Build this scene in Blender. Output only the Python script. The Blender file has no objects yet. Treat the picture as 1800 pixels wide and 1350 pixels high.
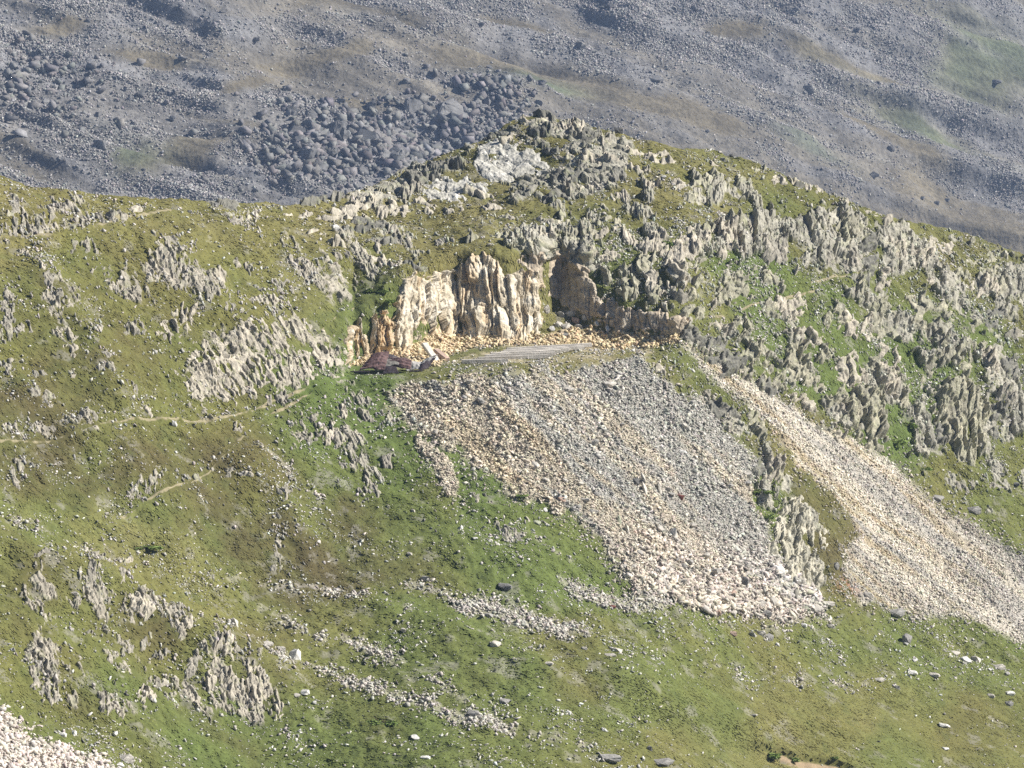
import bpy, math, random
import numpy as np

rng = np.random.default_rng(7)
random.seed(7)
SC = bpy.context.scene
COL = SC.collection
R = math.radians

# ------------------------------------------------------------------ camera frame (survey frame of the valley)
PITCH = R(8.0)
TH, TV = 0.15, 0.1125                      # tangents of the half angles
FWD = np.array([0, math.cos(PITCH), -math.sin(PITCH)])
UPV = np.array([0, math.sin(PITCH), math.cos(PITCH)])


def rays(u, v):
    """direction per unit of ground distance for a bearing given in photo pixels"""
    u = np.asarray(u, float); v = np.asarray(v, float)
    a = (u - 900) / 900 * TH
    b = (675 - v) / 675 * TV
    dy = FWD[1] + b * UPV[1]
    dz = FWD[2] + b * UPV[2]
    return np.stack([a / dy, np.ones_like(dy + a), dz / dy + 0 * a], -1)


# ------------------------------------------------------------------ noise
def _hash(ix, iy, iz, seed):
    h = (ix.astype(np.uint32) * np.uint32(374761393) + iy.astype(np.uint32) * np.uint32(668265263)
         + iz.astype(np.uint32) * np.uint32(2147483647 & 1274126177) + np.uint32((int(seed) * 974634777) & 0xffffffff))
    h = (h ^ (h >> np.uint32(13))) * np.uint32(1274126177)
    h = (h ^ (h >> np.uint32(16))) * np.uint32(2246822519)
    h = h ^ (h >> np.uint32(15))
    return h


def h01(ix, iy, iz=None, seed=0):
    if iz is None:
        iz = np.zeros_like(ix)
    return _hash(ix.astype(np.int64) & 0xffffffff, iy.astype(np.int64) & 0xffffffff,
                 iz.astype(np.int64) & 0xffffffff, seed).astype(np.float64) / 4294967295.0


def vnoise(p, seed=0):
    """value noise -1..1 at points p (...,3)"""
    i = np.floor(p).astype(np.int64)
    f = p - i
    f = f * f * f * (f * (f * 6 - 15) + 10)
    out = 0
    for dx in (0, 1):
        wx = f[..., 0] if dx else 1 - f[..., 0]
        for dy in (0, 1):
            wy = f[..., 1] if dy else 1 - f[..., 1]
            for dz in (0, 1):
                wz = f[..., 2] if dz else 1 - f[..., 2]
                out = out + wx * wy * wz * h01(i[..., 0] + dx, i[..., 1] + dy, i[..., 2] + dz, seed)
    return out * 2 - 1


def fbm(p, octv=4, seed=0, gain=.5):
    a, s, t = 1.0, 0, 0
    q = np.asarray(p, float)
    for k in range(octv):
        s = s + a * vnoise(q, seed + k * 17)
        t += a
        a *= gain
        q = q * 2.03 + 11.7
    return s / t * 1.5


def p2(x, y, z=0.0):
    x = np.asarray(x, float)
    return np.stack([x, np.asarray(y, float) + 0 * x, z + 0 * x], -1)


def smooth(x, a, b):
    t = np.clip((x - a) / (b - a), 0, 1)
    return t * t * (3 - 2 * t)


def cells(a, b, seed, jit=.8):
    """jittered cells: F1, F2, site hash coordinates, offset from the site"""
    ia = np.floor(a).astype(np.int64); ib = np.floor(b).astype(np.int64)
    f1 = np.full(a.shape, 9.0); f2 = np.full(a.shape, 9.0)
    ca = np.zeros(a.shape, np.int64); cb = np.zeros(a.shape, np.int64)
    oa = np.zeros(a.shape); ob = np.zeros(a.shape)
    for da in (-1, 0, 1):
        for db in (-1, 0, 1):
            qa, qb = ia + da, ib + db
            sa = qa + .5 + (h01(qa, qb, seed=seed) - .5) * jit
            sb = qb + .5 + (h01(qa, qb, seed=seed + 1) - .5) * jit
            d = np.maximum(np.abs(a - sa), np.abs(b - sb)) * .88 + .12 * np.hypot(a - sa, b - sb)
            n = d < f1
            f2 = np.where(n, f1, np.minimum(f2, d))
            ca = np.where(n, qa, ca); cb = np.where(n, qb, cb)
            oa = np.where(n, a - sa, oa); ob = np.where(n, b - sb, ob)
            f1 = np.where(n, d, f1)
    return f1, f2, ca, cb, oa, ob


# ------------------------------------------------------------------ blender helpers
def mesh_from(name, V, F, cols=None, mat=None, smooth_shade=False):
    """V (n,3); F (m,4) or (m,3) int array; cols (n,3) linear tint"""
    me = bpy.data.meshes.new(name)
    n, m, k = len(V), len(F), F.shape[1]
    me.vertices.add(n)
    me.vertices.foreach_set('co', np.ascontiguousarray(V, np.float32).ravel())
    me.loops.add(m * k)
    me.loops.foreach_set('vertex_index', np.ascontiguousarray(F, np.int32).ravel())
    me.polygons.add(m)
    me.polygons.foreach_set('loop_start', np.arange(0, m * k, k, dtype=np.int32))
    me.polygons.foreach_set('loop_total', np.full(m, k, np.int32))
    me.update(calc_edges=True)
    if smooth_shade:
        me.polygons.foreach_set('use_smooth', np.ones(m, bool))
    if cols is not None:
        at = me.attributes.new('tint', 'FLOAT_COLOR', 'POINT')
        c = np.ones((n, 4), np.float32); c[:, :3] = cols
        at.data.foreach_set('color', c.ravel())
    if mat:
        me.materials.append(mat)
    return me


def link(name, me, parent=None, **props):
    if parent is None: props.setdefault('kind', 'thing')
    o = bpy.data.objects.new(name, me)
    COL.objects.link(o)
    if parent:
        o.parent = parent
    for k, v in props.items():
        o[k] = v
    return o


def recentre(me):
    """put a mesh's origin at its base centre; returns that point"""
    n = len(me.vertices)
    a = np.empty(n * 3, np.float32); me.vertices.foreach_get('co', a)
    a = a.reshape(-1, 3)
    c = np.array([(a[:, 0].min() + a[:, 0].max()) / 2, (a[:, 1].min() + a[:, 1].max()) / 2, a[:, 2].min()])
    me.vertices.foreach_set('co', (a - c).astype(np.float32).ravel())
    me.update()
    return c


def grid_faces(nr, nc, keep=None):
    i = np.arange(nr * nc).reshape(nr, nc)
    f = np.stack([i[:-1, :-1], i[1:, :-1], i[1:, 1:], i[:-1, 1:]], -1).reshape(-1, 4)
    if keep is not None:
        f = f[keep.reshape(-1)]
    return f


def compact(V, F, C=None):
    used = np.zeros(len(V), bool); used[F.ravel()] = True
    idx = np.cumsum(used) - 1
    return V[used], idx[F], (None if C is None else C[used])


# ------------------------------------------------------------------ materials
def nt(m):
    m.use_nodes = True
    t = m.node_tree; t.nodes.clear()
    return t, t.nodes, t.links


def surf_mat(name, scale1, scale2, lo, hi, bump=.3, bscale=6, rough=.95, base=None, rand=0.0, dist=.2):
    """tint attribute (or base colour) x two scales of noise, with bump"""
    m = bpy.data.materials.new(name)
    t, N, L = nt(m)
    out = N.new('ShaderNodeOutputMaterial'); b = N.new('ShaderNodeBsdfPrincipled')
    b.inputs['Roughness'].default_value = rough
    b.inputs['Specular IOR Level'].default_value = .15
    geo = N.new('ShaderNodeNewGeometry') if rand < 0 else N.new('ShaderNodeTexCoord')
    pos = geo.outputs['Position'] if rand < 0 else geo.outputs['Object']
    if base is None:
        at = N.new('ShaderNodeAttribute'); at.attribute_name = 'tint'; colr = at.outputs['Color']
    else:
        rgb = N.new('ShaderNodeRGB'); rgb.outputs[0].default_value = (*base, 1); colr = rgb.outputs[0]
    prod = None
    for sc, d in ((scale1, 5), (scale2, 3)):
        n = N.new('ShaderNodeTexNoise'); n.inputs['Scale'].default_value = sc; n.inputs['Detail'].default_value = d
        L.new(pos, n.inputs['Vector'])
        mr = N.new('ShaderNodeMapRange'); mr.inputs[1].default_value = .3; mr.inputs[2].default_value = .7
        mr.inputs[3].default_value = lo; mr.inputs[4].default_value = hi
        L.new(n.outputs['Fac'], mr.inputs[0])
        if prod is None:
            prod = mr.outputs[0]
        else:
            mu = N.new('ShaderNodeMath'); mu.operation = 'MULTIPLY'
            L.new(prod, mu.inputs[0]); L.new(mr.outputs[0], mu.inputs[1]); prod = mu.outputs[0]
    if rand > 0:
        oi = N.new('ShaderNodeObjectInfo'); mr = N.new('ShaderNodeMapRange')
        mr.inputs[3].default_value = 1 - rand; mr.inputs[4].default_value = 1 + rand
        L.new(oi.outputs['Random'], mr.inputs[0])
        mu = N.new('ShaderNodeMath'); mu.operation = 'MULTIPLY'
        L.new(prod, mu.inputs[0]); L.new(mr.outputs[0], mu.inputs[1]); prod = mu.outputs[0]
    vm = N.new('ShaderNodeVectorMath'); vm.operation = 'SCALE'
    L.new(colr, vm.inputs[0]); L.new(prod, vm.inputs['Scale'])
    L.new(vm.outputs[0], b.inputs['Base Color'])
    if bump:
        n = N.new('ShaderNodeTexNoise'); n.inputs['Scale'].default_value = bscale; n.inputs['Detail'].default_value = 6
        L.new(pos, n.inputs['Vector'])
        bp = N.new('ShaderNodeBump'); bp.inputs['Strength'].default_value = bump; bp.inputs['Distance'].default_value = dist
        L.new(n.outputs['Fac'], bp.inputs['Height']); L.new(bp.outputs['Normal'], b.inputs['Normal'])
    L.new(b.outputs[0], out.inputs[0])
    return m


M_TURF = surf_mat('turf', 1.1, 6.0, .84, 1.16, .3, 5, 1.0, rand=-1)
M_ROCK = surf_mat('rock', 1.6, 7.0, .74, 1.22, .5, 4, .9, rand=-1)
M_STONE = surf_mat('stone', 2.0, 9.0, .85, 1.15, .2, 8, .9, rand=-1)
M_BLADE = surf_mat('grass_blade', .7, 3.0, .85, 1.15, 0, 1, 1.0, rand=-1)
M_FAR = surf_mat('mountain_ground', .06, .5, .72, 1.26, .6, .5, 1.0, rand=-1, dist=1.5)
M_FARROCK = surf_mat('far_rock', .2, 1.0, .8, 1.15, .3, 1, .9, rand=-1, dist=.5)
M_BOULDER = surf_mat('boulder', .3, 1.6, .78, 1.18, .3, 1.2, .9, base=(.17, .165, .16), rand=.25)
M_PALE = surf_mat('pale_stone', 2, 8, .82, 1.15, .3, 6, .9, base=(.50, .465, .41), rand=.12)
M_GREYST = surf_mat('grey_stone', 2, 8, .78, 1.15, .3, 6, .9, base=(.34, .325, .30), rand=.15)
M_PINK = surf_mat('pink_stone', 2, 8, .82, 1.15, .3, 6, .9, base=(.46, .34, .27), rand=.1)
M_RED = surf_mat('red_stone', 2, 8, .82, 1.15, .3, 6, .9, base=(.20, .085, .07), rand=.1)
M_WHITE = surf_mat('white_stone', 2, 8, .85, 1.12, .3, 6, .9, base=(.66, .64, .60), rand=.08)
M_RUST = surf_mat('rusty_sheet', 1.2, 6, .65, 1.3, .2, 4, .75, base=(.165, .105, .10))
M_DARKSHEET = surf_mat('dark_sheet', 1.2, 6, .7, 1.25, .2, 4, .6, base=(.075, .06, .065))
M_GREYSHEET = surf_mat('grey_sheet', 1.2, 6, .7, 1.25, .2, 4, .6, base=(.24, .225, .20))
M_TORN = surf_mat('torn_lining', 1.6, 6, .75, 1.2, .3, 5, .8, base=(.42, .40, .38))
M_BEAM = surf_mat('weathered_beam', 1.0, 6, .8, 1.15, .2, 6, .9, base=(.50, .465, .42), rand=.15)
M_BEAMEND = surf_mat('cut_end', 1.0, 6, .9, 1.1, 0, 6, .9, base=(.62, .60, .56))
M_LEAF = surf_mat('shrub_leaf', 1.0, 5, .7, 1.3, 0, 5, .8, base=(.16, .215, .06), rand=.2)
M_TWIG = surf_mat('twig', 2, 6, .8, 1.2, 0, 5, .9, base=(.10, .07, .045))

# ------------------------------------------------------------------ THE HILLSIDE
RIDGE = np.array([(-400, 262), (-150, 292), (0, 308), (60, 325), (130, 336), (200, 343), (330, 352), (450, 358), (530, 361),
                  (600, 346), (680, 316), (720, 292), (800, 266), (850, 246), (900, 214), (930, 204), (960, 203),
                  (1000, 212), (1060, 228), (1120, 243), (1190, 259), (1250, 264), (1330, 287), (1400, 317), (1470, 345),
                  (1530, 369), (1580, 384), (1640, 397), (1700, 411), (1760, 433), (1800, 447), (1950, 510), (2200, 610)], float)


def ridge_v(u):
    return np.interp(u, RIDGE[:, 0], RIDGE[:, 1])


GS = 4.0
gu = np.arange(-400, 2201, GS); gv = np.arange(180, 1621, GS)
GU, GV = np.meshgrid(gu, gv)


def blur(a, n):
    for _ in range(3):
        k = max(1, int(n))
        for ax in (0, 1):
            p = np.pad(a, [(k, k) if i == ax else (0, 0) for i in (0, 1)], mode='edge')
            c = np.cumsum(p, axis=ax)
            z = np.zeros_like(np.take(c, [0], axis=ax))
            c = np.concatenate([z, c], axis=ax)
            w = 2 * k + 1
            a = (np.take(c, range(w, c.shape[ax]), axis=ax) - np.take(c, range(0, c.shape[ax] - w), axis=ax)) / w
    return a


def in_poly(u, v, poly):
    poly = np.asarray(poly, float)
    ins = np.zeros(np.shape(u), bool)
    j = len(poly) - 1
    for i in range(len(poly)):
        x1, y1 = poly[i]; x2, y2 = poly[j]
        if y1 != y2:
            c = ((y1 > v) != (y2 > v)) & (u < (x2 - x1) * (v - y1) / (y2 - y1) + x1)
            ins ^= c
        j = i
    return ins


def seg_dist(u, v, pts, closed=True):
    pts = np.asarray(pts, float)
    d = np.full(np.shape(u), 1e9)
    n = len(pts)
    for i in range(n if closed else n - 1):
        a = pts[i]; b = pts[(i + 1) % n]
        ab = b - a; l2 = max(1e-9, ab @ ab)
        t = np.clip(((u - a[0]) * ab[0] + (v - a[1]) * ab[1]) / l2, 0, 1)
        d = np.minimum(d, np.hypot(u - a[0] - t * ab[0], v - a[1] - t * ab[1]))
    return d


def shepard(u, v, pts, p=3.0, sv=1.0):
    num = 0; den = 0
    for (a, b, *val) in pts:
        w = 1.0 / (((u - a) ** 2 + ((v - b) * sv) ** 2) + 900) ** (p / 2)
        val = np.asarray(val, float)
        num = num + w[..., None] * val
        den = den + w
    return num / den[..., None]


SLOPE = [(0, 340, 14), (200, 360, 14), (400, 372, 12), (530, 372, 9), (0, 430, 26), (200, 430, 26), (400, 440, 24), (100, 560, 31), (300, 560, 32),
         (500, 560, 32), (450, 640, 36), (100, 700, 31), (300, 700, 31), (100, 850, 29), (300, 850, 29), (500, 850, 31), (650, 800, 31),
         (100, 1000, 24), (300, 1000, 24), (500, 1010, 25), (700, 950, 27), (100, 1150, 25), (300, 1150, 26), (420, 1230, 25), (100, 1300, 24),
         (600, 1100, 18), (800, 1100, 16), (800, 1250, 14), (600, 1250, 16), (1000, 1200, 12), (1200, 1150, 12), (1200, 1300, 10),
         (1500, 1150, 12), (1500, 1300, 10), (1750, 1200, 12), (1750, 1320, 10),
         (800, 750, 31), (1000, 750, 31), (1200, 750, 31), (1000, 900, 31), (1250, 900, 32), (1300, 1020, 30), (1100, 1000, 26),
         (1400, 960, 44), (1500, 900, 30), (1600, 950, 29), (1750, 1040, 26), (1500, 760, 34),
         (640, 380, 7), (800, 380, 7), (700, 430, 12), (900, 420, 13), (800, 300, 20), (900, 270, 25), (1000, 300, 24), (1000, 250, 22),
         (1000, 220, 15), (1200, 280, 11), (1100, 350, 20), (1250, 350, 20), (1100, 450, 30), (1250, 470, 32), (1400, 380, 17), (1450, 470, 30),
         (1350, 600, 38), (1500, 600, 42), (1600, 700, 44), (1680, 750, 50), (1550, 500, 34), (1700, 480, 24), (1700, 600, 36),
         (1780, 700, 32), (1780, 850, 26), (1780, 480, 18), (1280, 650, 42), (650, 520, 24), (600, 560, 28)]
ALPHA = shepard(GU, GV, SLOPE, 3.5, 1.2)[..., 0]
ALPHA = blur(ALPHA, 3)
BENCH = [(598, 655), (612, 640), (700, 630), (760, 622), (800, 612), (900, 604), (1060, 602), (1170, 612), (1200, 617), (1170, 624), (1040, 638),
         (900, 650), (800, 660), (700, 664), (610, 668)]
CLIFFS = [[(600, 640), (606, 580), (660, 545), (690, 505), (705, 482), (760, 480), (830, 448), (885, 462), (945, 478), (960, 560), (955, 590), (850, 588),
           (780, 570), (730, 600), (700, 625)],
          [(905, 462), (960, 448), (1035, 480), (1060, 530), (1110, 545), (1200, 578), (1190, 592), (1060, 580), (1000, 545), (945, 525)]]
w = blur(in_poly(GU, GV, BENCH).astype(float), 1)
for pc in CLIFFS:
    wc = blur(in_poly(GU, GV, pc).astype(float), 2)
    ALPHA = ALPHA * (1 - wc) + 72 * wc
ALPHA = ALPHA * (1 - w) + 2.0 * w


def bil(grid, u, v, u0, v0, s):
    x = np.clip((u - u0) / s, 0, grid.shape[1] - 1.001); y = np.clip((v - v0) / s, 0, grid.shape[0] - 1.001)
    i = x.astype(int); j = y.astype(int); fx = x - i; fy = y - j
    if grid.ndim == 3:
        fx = fx[..., None]; fy = fy[..., None]
    return (grid[j, i] * (1 - fx) + grid[j, i + 1] * fx) * (1 - fy) + (grid[j + 1, i] * (1 - fx) + grid[j + 1, i + 1] * fx) * fy


# distance field: integrate the slope up and down from the path / quarry bench contour
tan_v = rays(np.zeros_like(gv), gv)[:, 2]
g = 1.0 / np.clip(np.tan(np.radians(ALPHA)) - tan_v[:, None], .13, None)
dt = np.gradient(tan_v)
LOGR = -np.cumsum(g * (-dt)[:, None], axis=0)                 # grows upward (v decreasing)
va = np.interp(gu, [-400, 0, 300, 640, 1190, 1400, 2200], [800, 772, 748, 652, 622, 640, 660])
ya = np.interp(gu, [-400, 0, 300, 640, 900, 1190, 1500, 1800, 2200], [246, 263, 278, 300, 303, 312, 330, 350, 372])
ka = np.array([np.interp(va[i], gv, LOGR[:, i]) for i in range(len(gu))])
LOGR = LOGR - ka[None] + np.log(ya)[None]
LOGR = np.where(GV < 0, LOGR, LOGR)
# the quarry: the lit face swings back to a deep corner, the shaded wall swings forward again
prof = np.interp(GU, [690, 745, 940, 962, 1085, 1210], [0, -.35, 1.1, 1.2, -.2, 0])
LOGR = LOGR + blur(prof * smooth(GV, 436, 488) * (1 - smooth(GV, 575, 612)), 2) / 300
# away from the quarry neighbouring profiles must agree: smooth across the columns
LS = LOGR
for _ in range(3):
    k_ = 26
    p_ = np.pad(LS, [(0, 0), (k_, k_)], mode='edge'); c_ = np.concatenate([np.zeros((len(gv), 1)), np.cumsum(p_, axis=1)], axis=1)
    LS = (c_[:, 2 * k_ + 1:] - c_[:, :-(2 * k_ + 1)]) / (2 * k_ + 1)
QW = smooth(GU, 560, 620) * (1 - smooth(GU, 1205, 1290)) * smooth(GV, 440, 488) * (1 - smooth(GV, 668, 725))
LOGR = LS * (1 - QW) + blur(LOGR, 1) * QW
for j_ in range(len(gv) - 2, -1, -1):                          # never overhang
    LOGR[j_] = np.maximum(LOGR[j_], LOGR[j_ + 1] + .00035)


def base_r(u, v):
    return np.exp(bil(LOGR, u, v, gu[0], gv[0], GS))


def base_p(u, v):
    return rays(u, v) * base_r(u, v)[..., None]


# fine survey of the hillside: rows run from beyond the picture's foot to the ridge, then down the far side
US = 1.8
hu = np.arange(-390, 2191, US)
NR = 720
s_ = np.linspace(0, 1, NR) ** 1.0
HU = np.repeat(hu[None], NR, 0)
HV = ridge_v(hu)[None] + s_[:, None] * (1520 - ridge_v(hu))[None]
HP = base_p(HU, HV)


def normals(P):
    du = np.gradient(P, axis=1); dv = np.gradient(P, axis=0)
    n = np.cross(dv, du)
    n /= np.linalg.norm(n, axis=-1, keepdims=True) + 1e-12
    return np.where(n[..., 2:3] < 0, -n, n)


HN = normals(HP)

# --- regions of the surface (soft), described once for ground colour, stones and grass
SCREE = [(672, 696), (700, 682), (760, 674), (860, 663), (960, 654), (1000, 648), (1060, 634), (1110, 634), (1150, 656), (1190, 690), (1235, 724), (1290, 768), (1330, 808), (1338, 840), (1325, 880),
         (1345, 930), (1370, 980), (1400, 1030), (1450, 1062), (1470, 1082), (1380, 1086), (1290, 1078), (1200, 1060), (1130, 1040), (1098, 1012), (1075, 968), (1040, 935), (990, 895), (930, 870), (880, 845),
         (840, 815), (790, 785), (745, 765), (715, 740), (690, 715)]
TONGUE = [(735, 770), (765, 790), (800, 830), (805, 870), (790, 872), (765, 830), (735, 790)]
RSCREE = [(1190, 610), (1215, 622), (1300, 665), (1370, 705), (1440, 745), (1540, 800), (1600, 845), (1680, 910), (1760, 960), (1900, 1050), (2040, 1120), (2040, 1250), (1900, 1180), (1800, 1125),
          (1700, 1090), (1600, 1070), (1520, 1058), (1475, 1020), (1480, 975), (1530, 940), (1500, 905), (1450, 855), (1408, 822), (1392, 792), (1350, 742), (1305, 700), (1250, 658), (1205, 620)]
LSCREE = [(-60, 1235), (0, 1258), (60, 1295), (140, 1330), (230, 1360), (300, 1500), (-240, 1500), (-240, 1200)]
MID1 = [(780, 1048), (830, 1050), (880, 1060), (940, 1078), (1000, 1095), (1030, 1112), (1000, 1122), (950, 1105), (880, 1085), (820, 1075)]
MID2 = [(985, 1015), (1040, 1020), (1110, 1040), (1180, 1058), (1160, 1080), (1080, 1060), (1010, 1040)]
DYKE1 = [(560, 1168), (600, 1182), (660, 1205), (720, 1228), (700, 1232), (650, 1218), (590, 1195)]
DYKE2 = [(595, 1108), (640, 1130), (700, 1160), (705, 1172), (650, 1148), (600, 1122)]
DYKE3 = [(720, 1225), (800, 1238), (900, 1262), (905, 1276), (830, 1262), (740, 1240)]
STREAKS = [[(20, 915), (90, 945), (150, 975), (190, 1000)], [(400, 1015), (470, 1028), (560, 1036), (640, 1050), (720, 1075)], [(455, 1062), (510, 1095), (570, 1122)], [(345, 1098), (430, 1132), (500, 1158), (575, 1180)],
           [(640, 1120), (700, 1160), (770, 1200), (830, 1240)], [(560, 1172), (650, 1208), (740, 1235), (850, 1262), (960, 1288), (1040, 1305)], [(880, 930), (940, 955), (1000, 985)], [(465, 800), (520, 850), (560, 885)], [(1240, 1165), (1330, 1185), (1420, 1200), (1520, 1208)], [(720, 1030), (800, 1040), (900, 1060)]]
TALUS = [(612, 645), (660, 620), (730, 600), (775, 570), (850, 590), (950, 590), (1040, 580), (1190, 590), (1190, 610), (1050, 606), (900, 606), (800, 616), (770, 640), (640, 640)]


def soft(poly, u, v, e=10, wob=10, seed=3):
    uu = u + wob * fbm(p2(u / 28, v / 28), 3, seed); vv = v + wob * fbm(p2(u / 28 + 40, v / 28), 3, seed + 5)
    d = seg_dist(uu, vv, poly)
    d = np.where(in_poly(uu, vv, poly), d, -d)
    return smooth(d, -e / 2, e / 2)


def masks(u, v):
    k = {}
    k['scree'] = soft(SCREE, u, v, 20, 14, 3)
    k['scree'] = np.maximum(k['scree'], soft(TONGUE, u, v, 6, 9, 9))
    k['rscree'] = soft(RSCREE, u, v, 18, 9, 4)
    k['lscree'] = soft(LSCREE, u, v, 30, 18, 5)
    k['mid'] = np.maximum.reduce([soft(q, u, v, 8, 9, 6 + i) for i, q in enumerate((MID1, MID2, DYKE1, DYKE2, DYKE3))])
    sk = np.zeros(np.shape(u))
    for ln in STREAKS:
        dd = seg_dist(u + 5 * fbm(p2(u / 25, v / 25), 2, 13), v + 5 * fbm(p2(u / 25 + 9, v / 25), 2, 14), ln, False)
        sk = np.maximum(sk, (1 - smooth(dd, 2.5, 8)) * smooth(fbm(p2(u / 16, v / 16), 3, 15), -.25, .25))
    k['mid'] = np.maximum(k['mid'], sk * .8)
    k['talus'] = soft(TALUS, u, v, 8, 6, 8)
    return k


print('masks')
HM = masks(HU, HV)

# --- displacement of the ground itself
W = HP / 1.0
d1 = fbm(W / 9.0, 3, 21) * .55
d2 = fbm(W / 2.2, 3, 31) * .20
d3 = fbm(W / .55, 2, 41) * .09
terr = np.sin(W[..., 2] * 4.2 + 3 * fbm(W / 3.0, 2, 51)) * .05        # sheep terracettes
allscree = np.maximum.reduce([HM['scree'], HM['rscree'], HM['lscree'], HM['mid'], HM['talus']])
crest = [(-60, 950), (60, 985), (150, 1018), (220, 1050), (330, 1108), (430, 1158), (520, 1208), (600, 1262), (720, 1330), (900, 1440)]
d1 = d1 + 1.4 * np.exp(-(seg_dist(HU, HV, crest, False) / 36) ** 2) * (1 - smooth(HU, 380, 600))
for ln, hh, ww in (([(150, 760), (260, 830), (300, 905), (300, 960)], .9, 40), ([(430, 830), (500, 900), (545, 985)], 1.0, 38), ([(210, 400), (330, 480), (440, 590), (470, 640)], .8, 40), ([(60, 470), (150, 600), (200, 690)], .9, 40),
                   ([(1080, 1190), (1260, 1240), (1500, 1300), (1750, 1350)], .5, 30), ([(640, 1060), (800, 1120), (1000, 1190)], .6, 30)):
    d1 = d1 + hh * np.exp(-(seg_dist(HU, HV, ln, False) / ww) ** 2)
d1 = d1 * smooth(HV - ridge_v(HU), -5, 70)
bench_w = bil(blur(in_poly(GU, GV, BENCH).astype(float), 2), HU, HV, gu[0], gv[0], GS)
sc_d = fbm(W / .45, 2, 61) * .12
flat_ = 1 - .7 * smooth(HU, 900, 1150) * smooth(HV, 1130, 1200)
d2 = d2 * flat_; d3 = d3 * flat_
disp = d1 * (1 - bench_w) + d2 * (1 - .7 * bench_w) * (1 - .4 * allscree) + (d3 + terr) * (1 - allscree) * (1 - .6 * bench_w) + sc_d * allscree
disp += HM['scree'] * .16
# the eroded bank near the foot of the picture
BANK = [(1325, 1298), (1350, 1303), (1385, 1312), (1400, 1320), (1430, 1326), (1455, 1334), (1485, 1348), (1520, 1368)]
bd = seg_dist(HU, HV, BANK, False)
below = np.interp(HU, [p[0] for p in BANK], [p[1] for p in BANK])
inb = ((HU > 1325) & (HU < 1520)).astype(float)
disp -= inb * smooth(HV - below, -1.5, 1.5) * (1 - smooth(HV - below, 12, 42)) * .55
HD = HP + HN * disp[..., None]

# --- bedrock that crops out of the slope: where it shows, and its relief
ROCKY = [([(1235, 690), (1290, 715), (1350, 772), (1378, 830), (1425, 880), (1452, 955), (1442, 1052), (1388, 1042), (1345, 935), (1332, 865), (1310, 795), (1250, 735)], .38, 'r', 8), ([(930, 395), (1045, 395), (1050, 470), (1030, 480), (960, 450), (935, 470)], .85, 'r', 10), ([(1060, 400), (1250, 385), (1480, 365), (1640, 405), (1850, 460), (1850, 700), (1740, 825), (1640, 800), (1560, 812), (1460, 745), (1340, 692), (1210, 612), (1190, 572), (1060, 525), (1000, 455)], .47, 'r', 14),
         ([(900, 400), (1000, 330), (1130, 310), (1250, 300), (1420, 330), (1500, 370), (1250, 385), (1060, 410), (1010, 450), (900, 440)], .36, 'r', 16),
         ([(590, 350), (700, 312), (850, 245), (930, 200), (1000, 206), (1120, 245), (1100, 290), (1130, 320), (1000, 350), (900, 366), (880, 330), (760, 360), (640, 372)], .62, 'h', 12),
         ([(560, 400), (720, 380), (750, 440), (700, 480), (610, 500), (560, 450)], .36, 'l', 14),
         ([(328, 610), (400, 570), (470, 555), (560, 550), (612, 600), (612, 655), (540, 678), (455, 692), (345, 730), (318, 680)], .56, 'l', 40),
         ([(180, 490), (300, 440), (420, 500), (470, 560), (340, 545)], .36, 'l', 20), ([(0, 360), (120, 350), (240, 375), (200, 405), (0, 415)], .40, 'l', 10), ([(60, 480), (160, 520), (130, 620), (60, 600)], .36, 'l', 20),
         ([(515, 690), (690, 700), (700, 840), (640, 890), (540, 800)], .27, 'l', 40), ([(40, 1020), (250, 1050), (440, 1165), (515, 1245), (430, 1258), (200, 1250), (40, 1225)], .34, 'l', 20),
         ([(0, 735), (180, 730), (180, 765), (0, 770)], .4, 'l', 8), ([(440, 400), (620, 440), (620, 540), (500, 520)], .33, 'l', 20), ([(1640, 830), (1850, 780), (1850, 900), (1700, 880)], .36, 'l', 18)]
LUSH = [(1350, 480, 46, 34), (1330, 530, 46, 26), (1430, 562, 26, 30), (1482, 640, 14, 40), (1618, 625, 26, 60), (1585, 750, 24, 60), (1560, 830, 50, 30), (1700, 690, 24, 60), (1250, 560, 34, 18), (1190, 560, 40, 10), (1440, 500, 30, 18), (1390, 440, 34, 16), (1500, 560, 14, 30), (1280, 540, 30, 20), (1230, 520, 20, 16), (1600, 500, 20, 20), (1420, 690, 18, 16), (1465, 690, 14, 20)]
lush = np.zeros(GU.shape)
for a_, b_, c_, d_ in LUSH:
    lush = np.maximum(lush, np.exp(-(((GU - a_) / c_) ** 2 + ((GV - b_) / d_) ** 2) ** 2))
RZ = {'r': np.zeros(GU.shape), 'h': np.zeros(GU.shape), 'l': np.zeros(GU.shape)}
for poly, dn, ky, e in ROCKY:
    RZ[ky] = np.maximum(RZ[ky], blur(in_poly(GU, GV, poly).astype(float), max(1, e // 8)) * dn)
CA, CB = HU * .05, HV * .05
noscree = (1 - np.maximum.reduce([HM[k] for k in HM])) * (1 - bench_w)
ROCKM = np.zeros(HU.shape); RDISP = np.zeros(HU.shape); RTINT = np.zeros(HU.shape)
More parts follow.
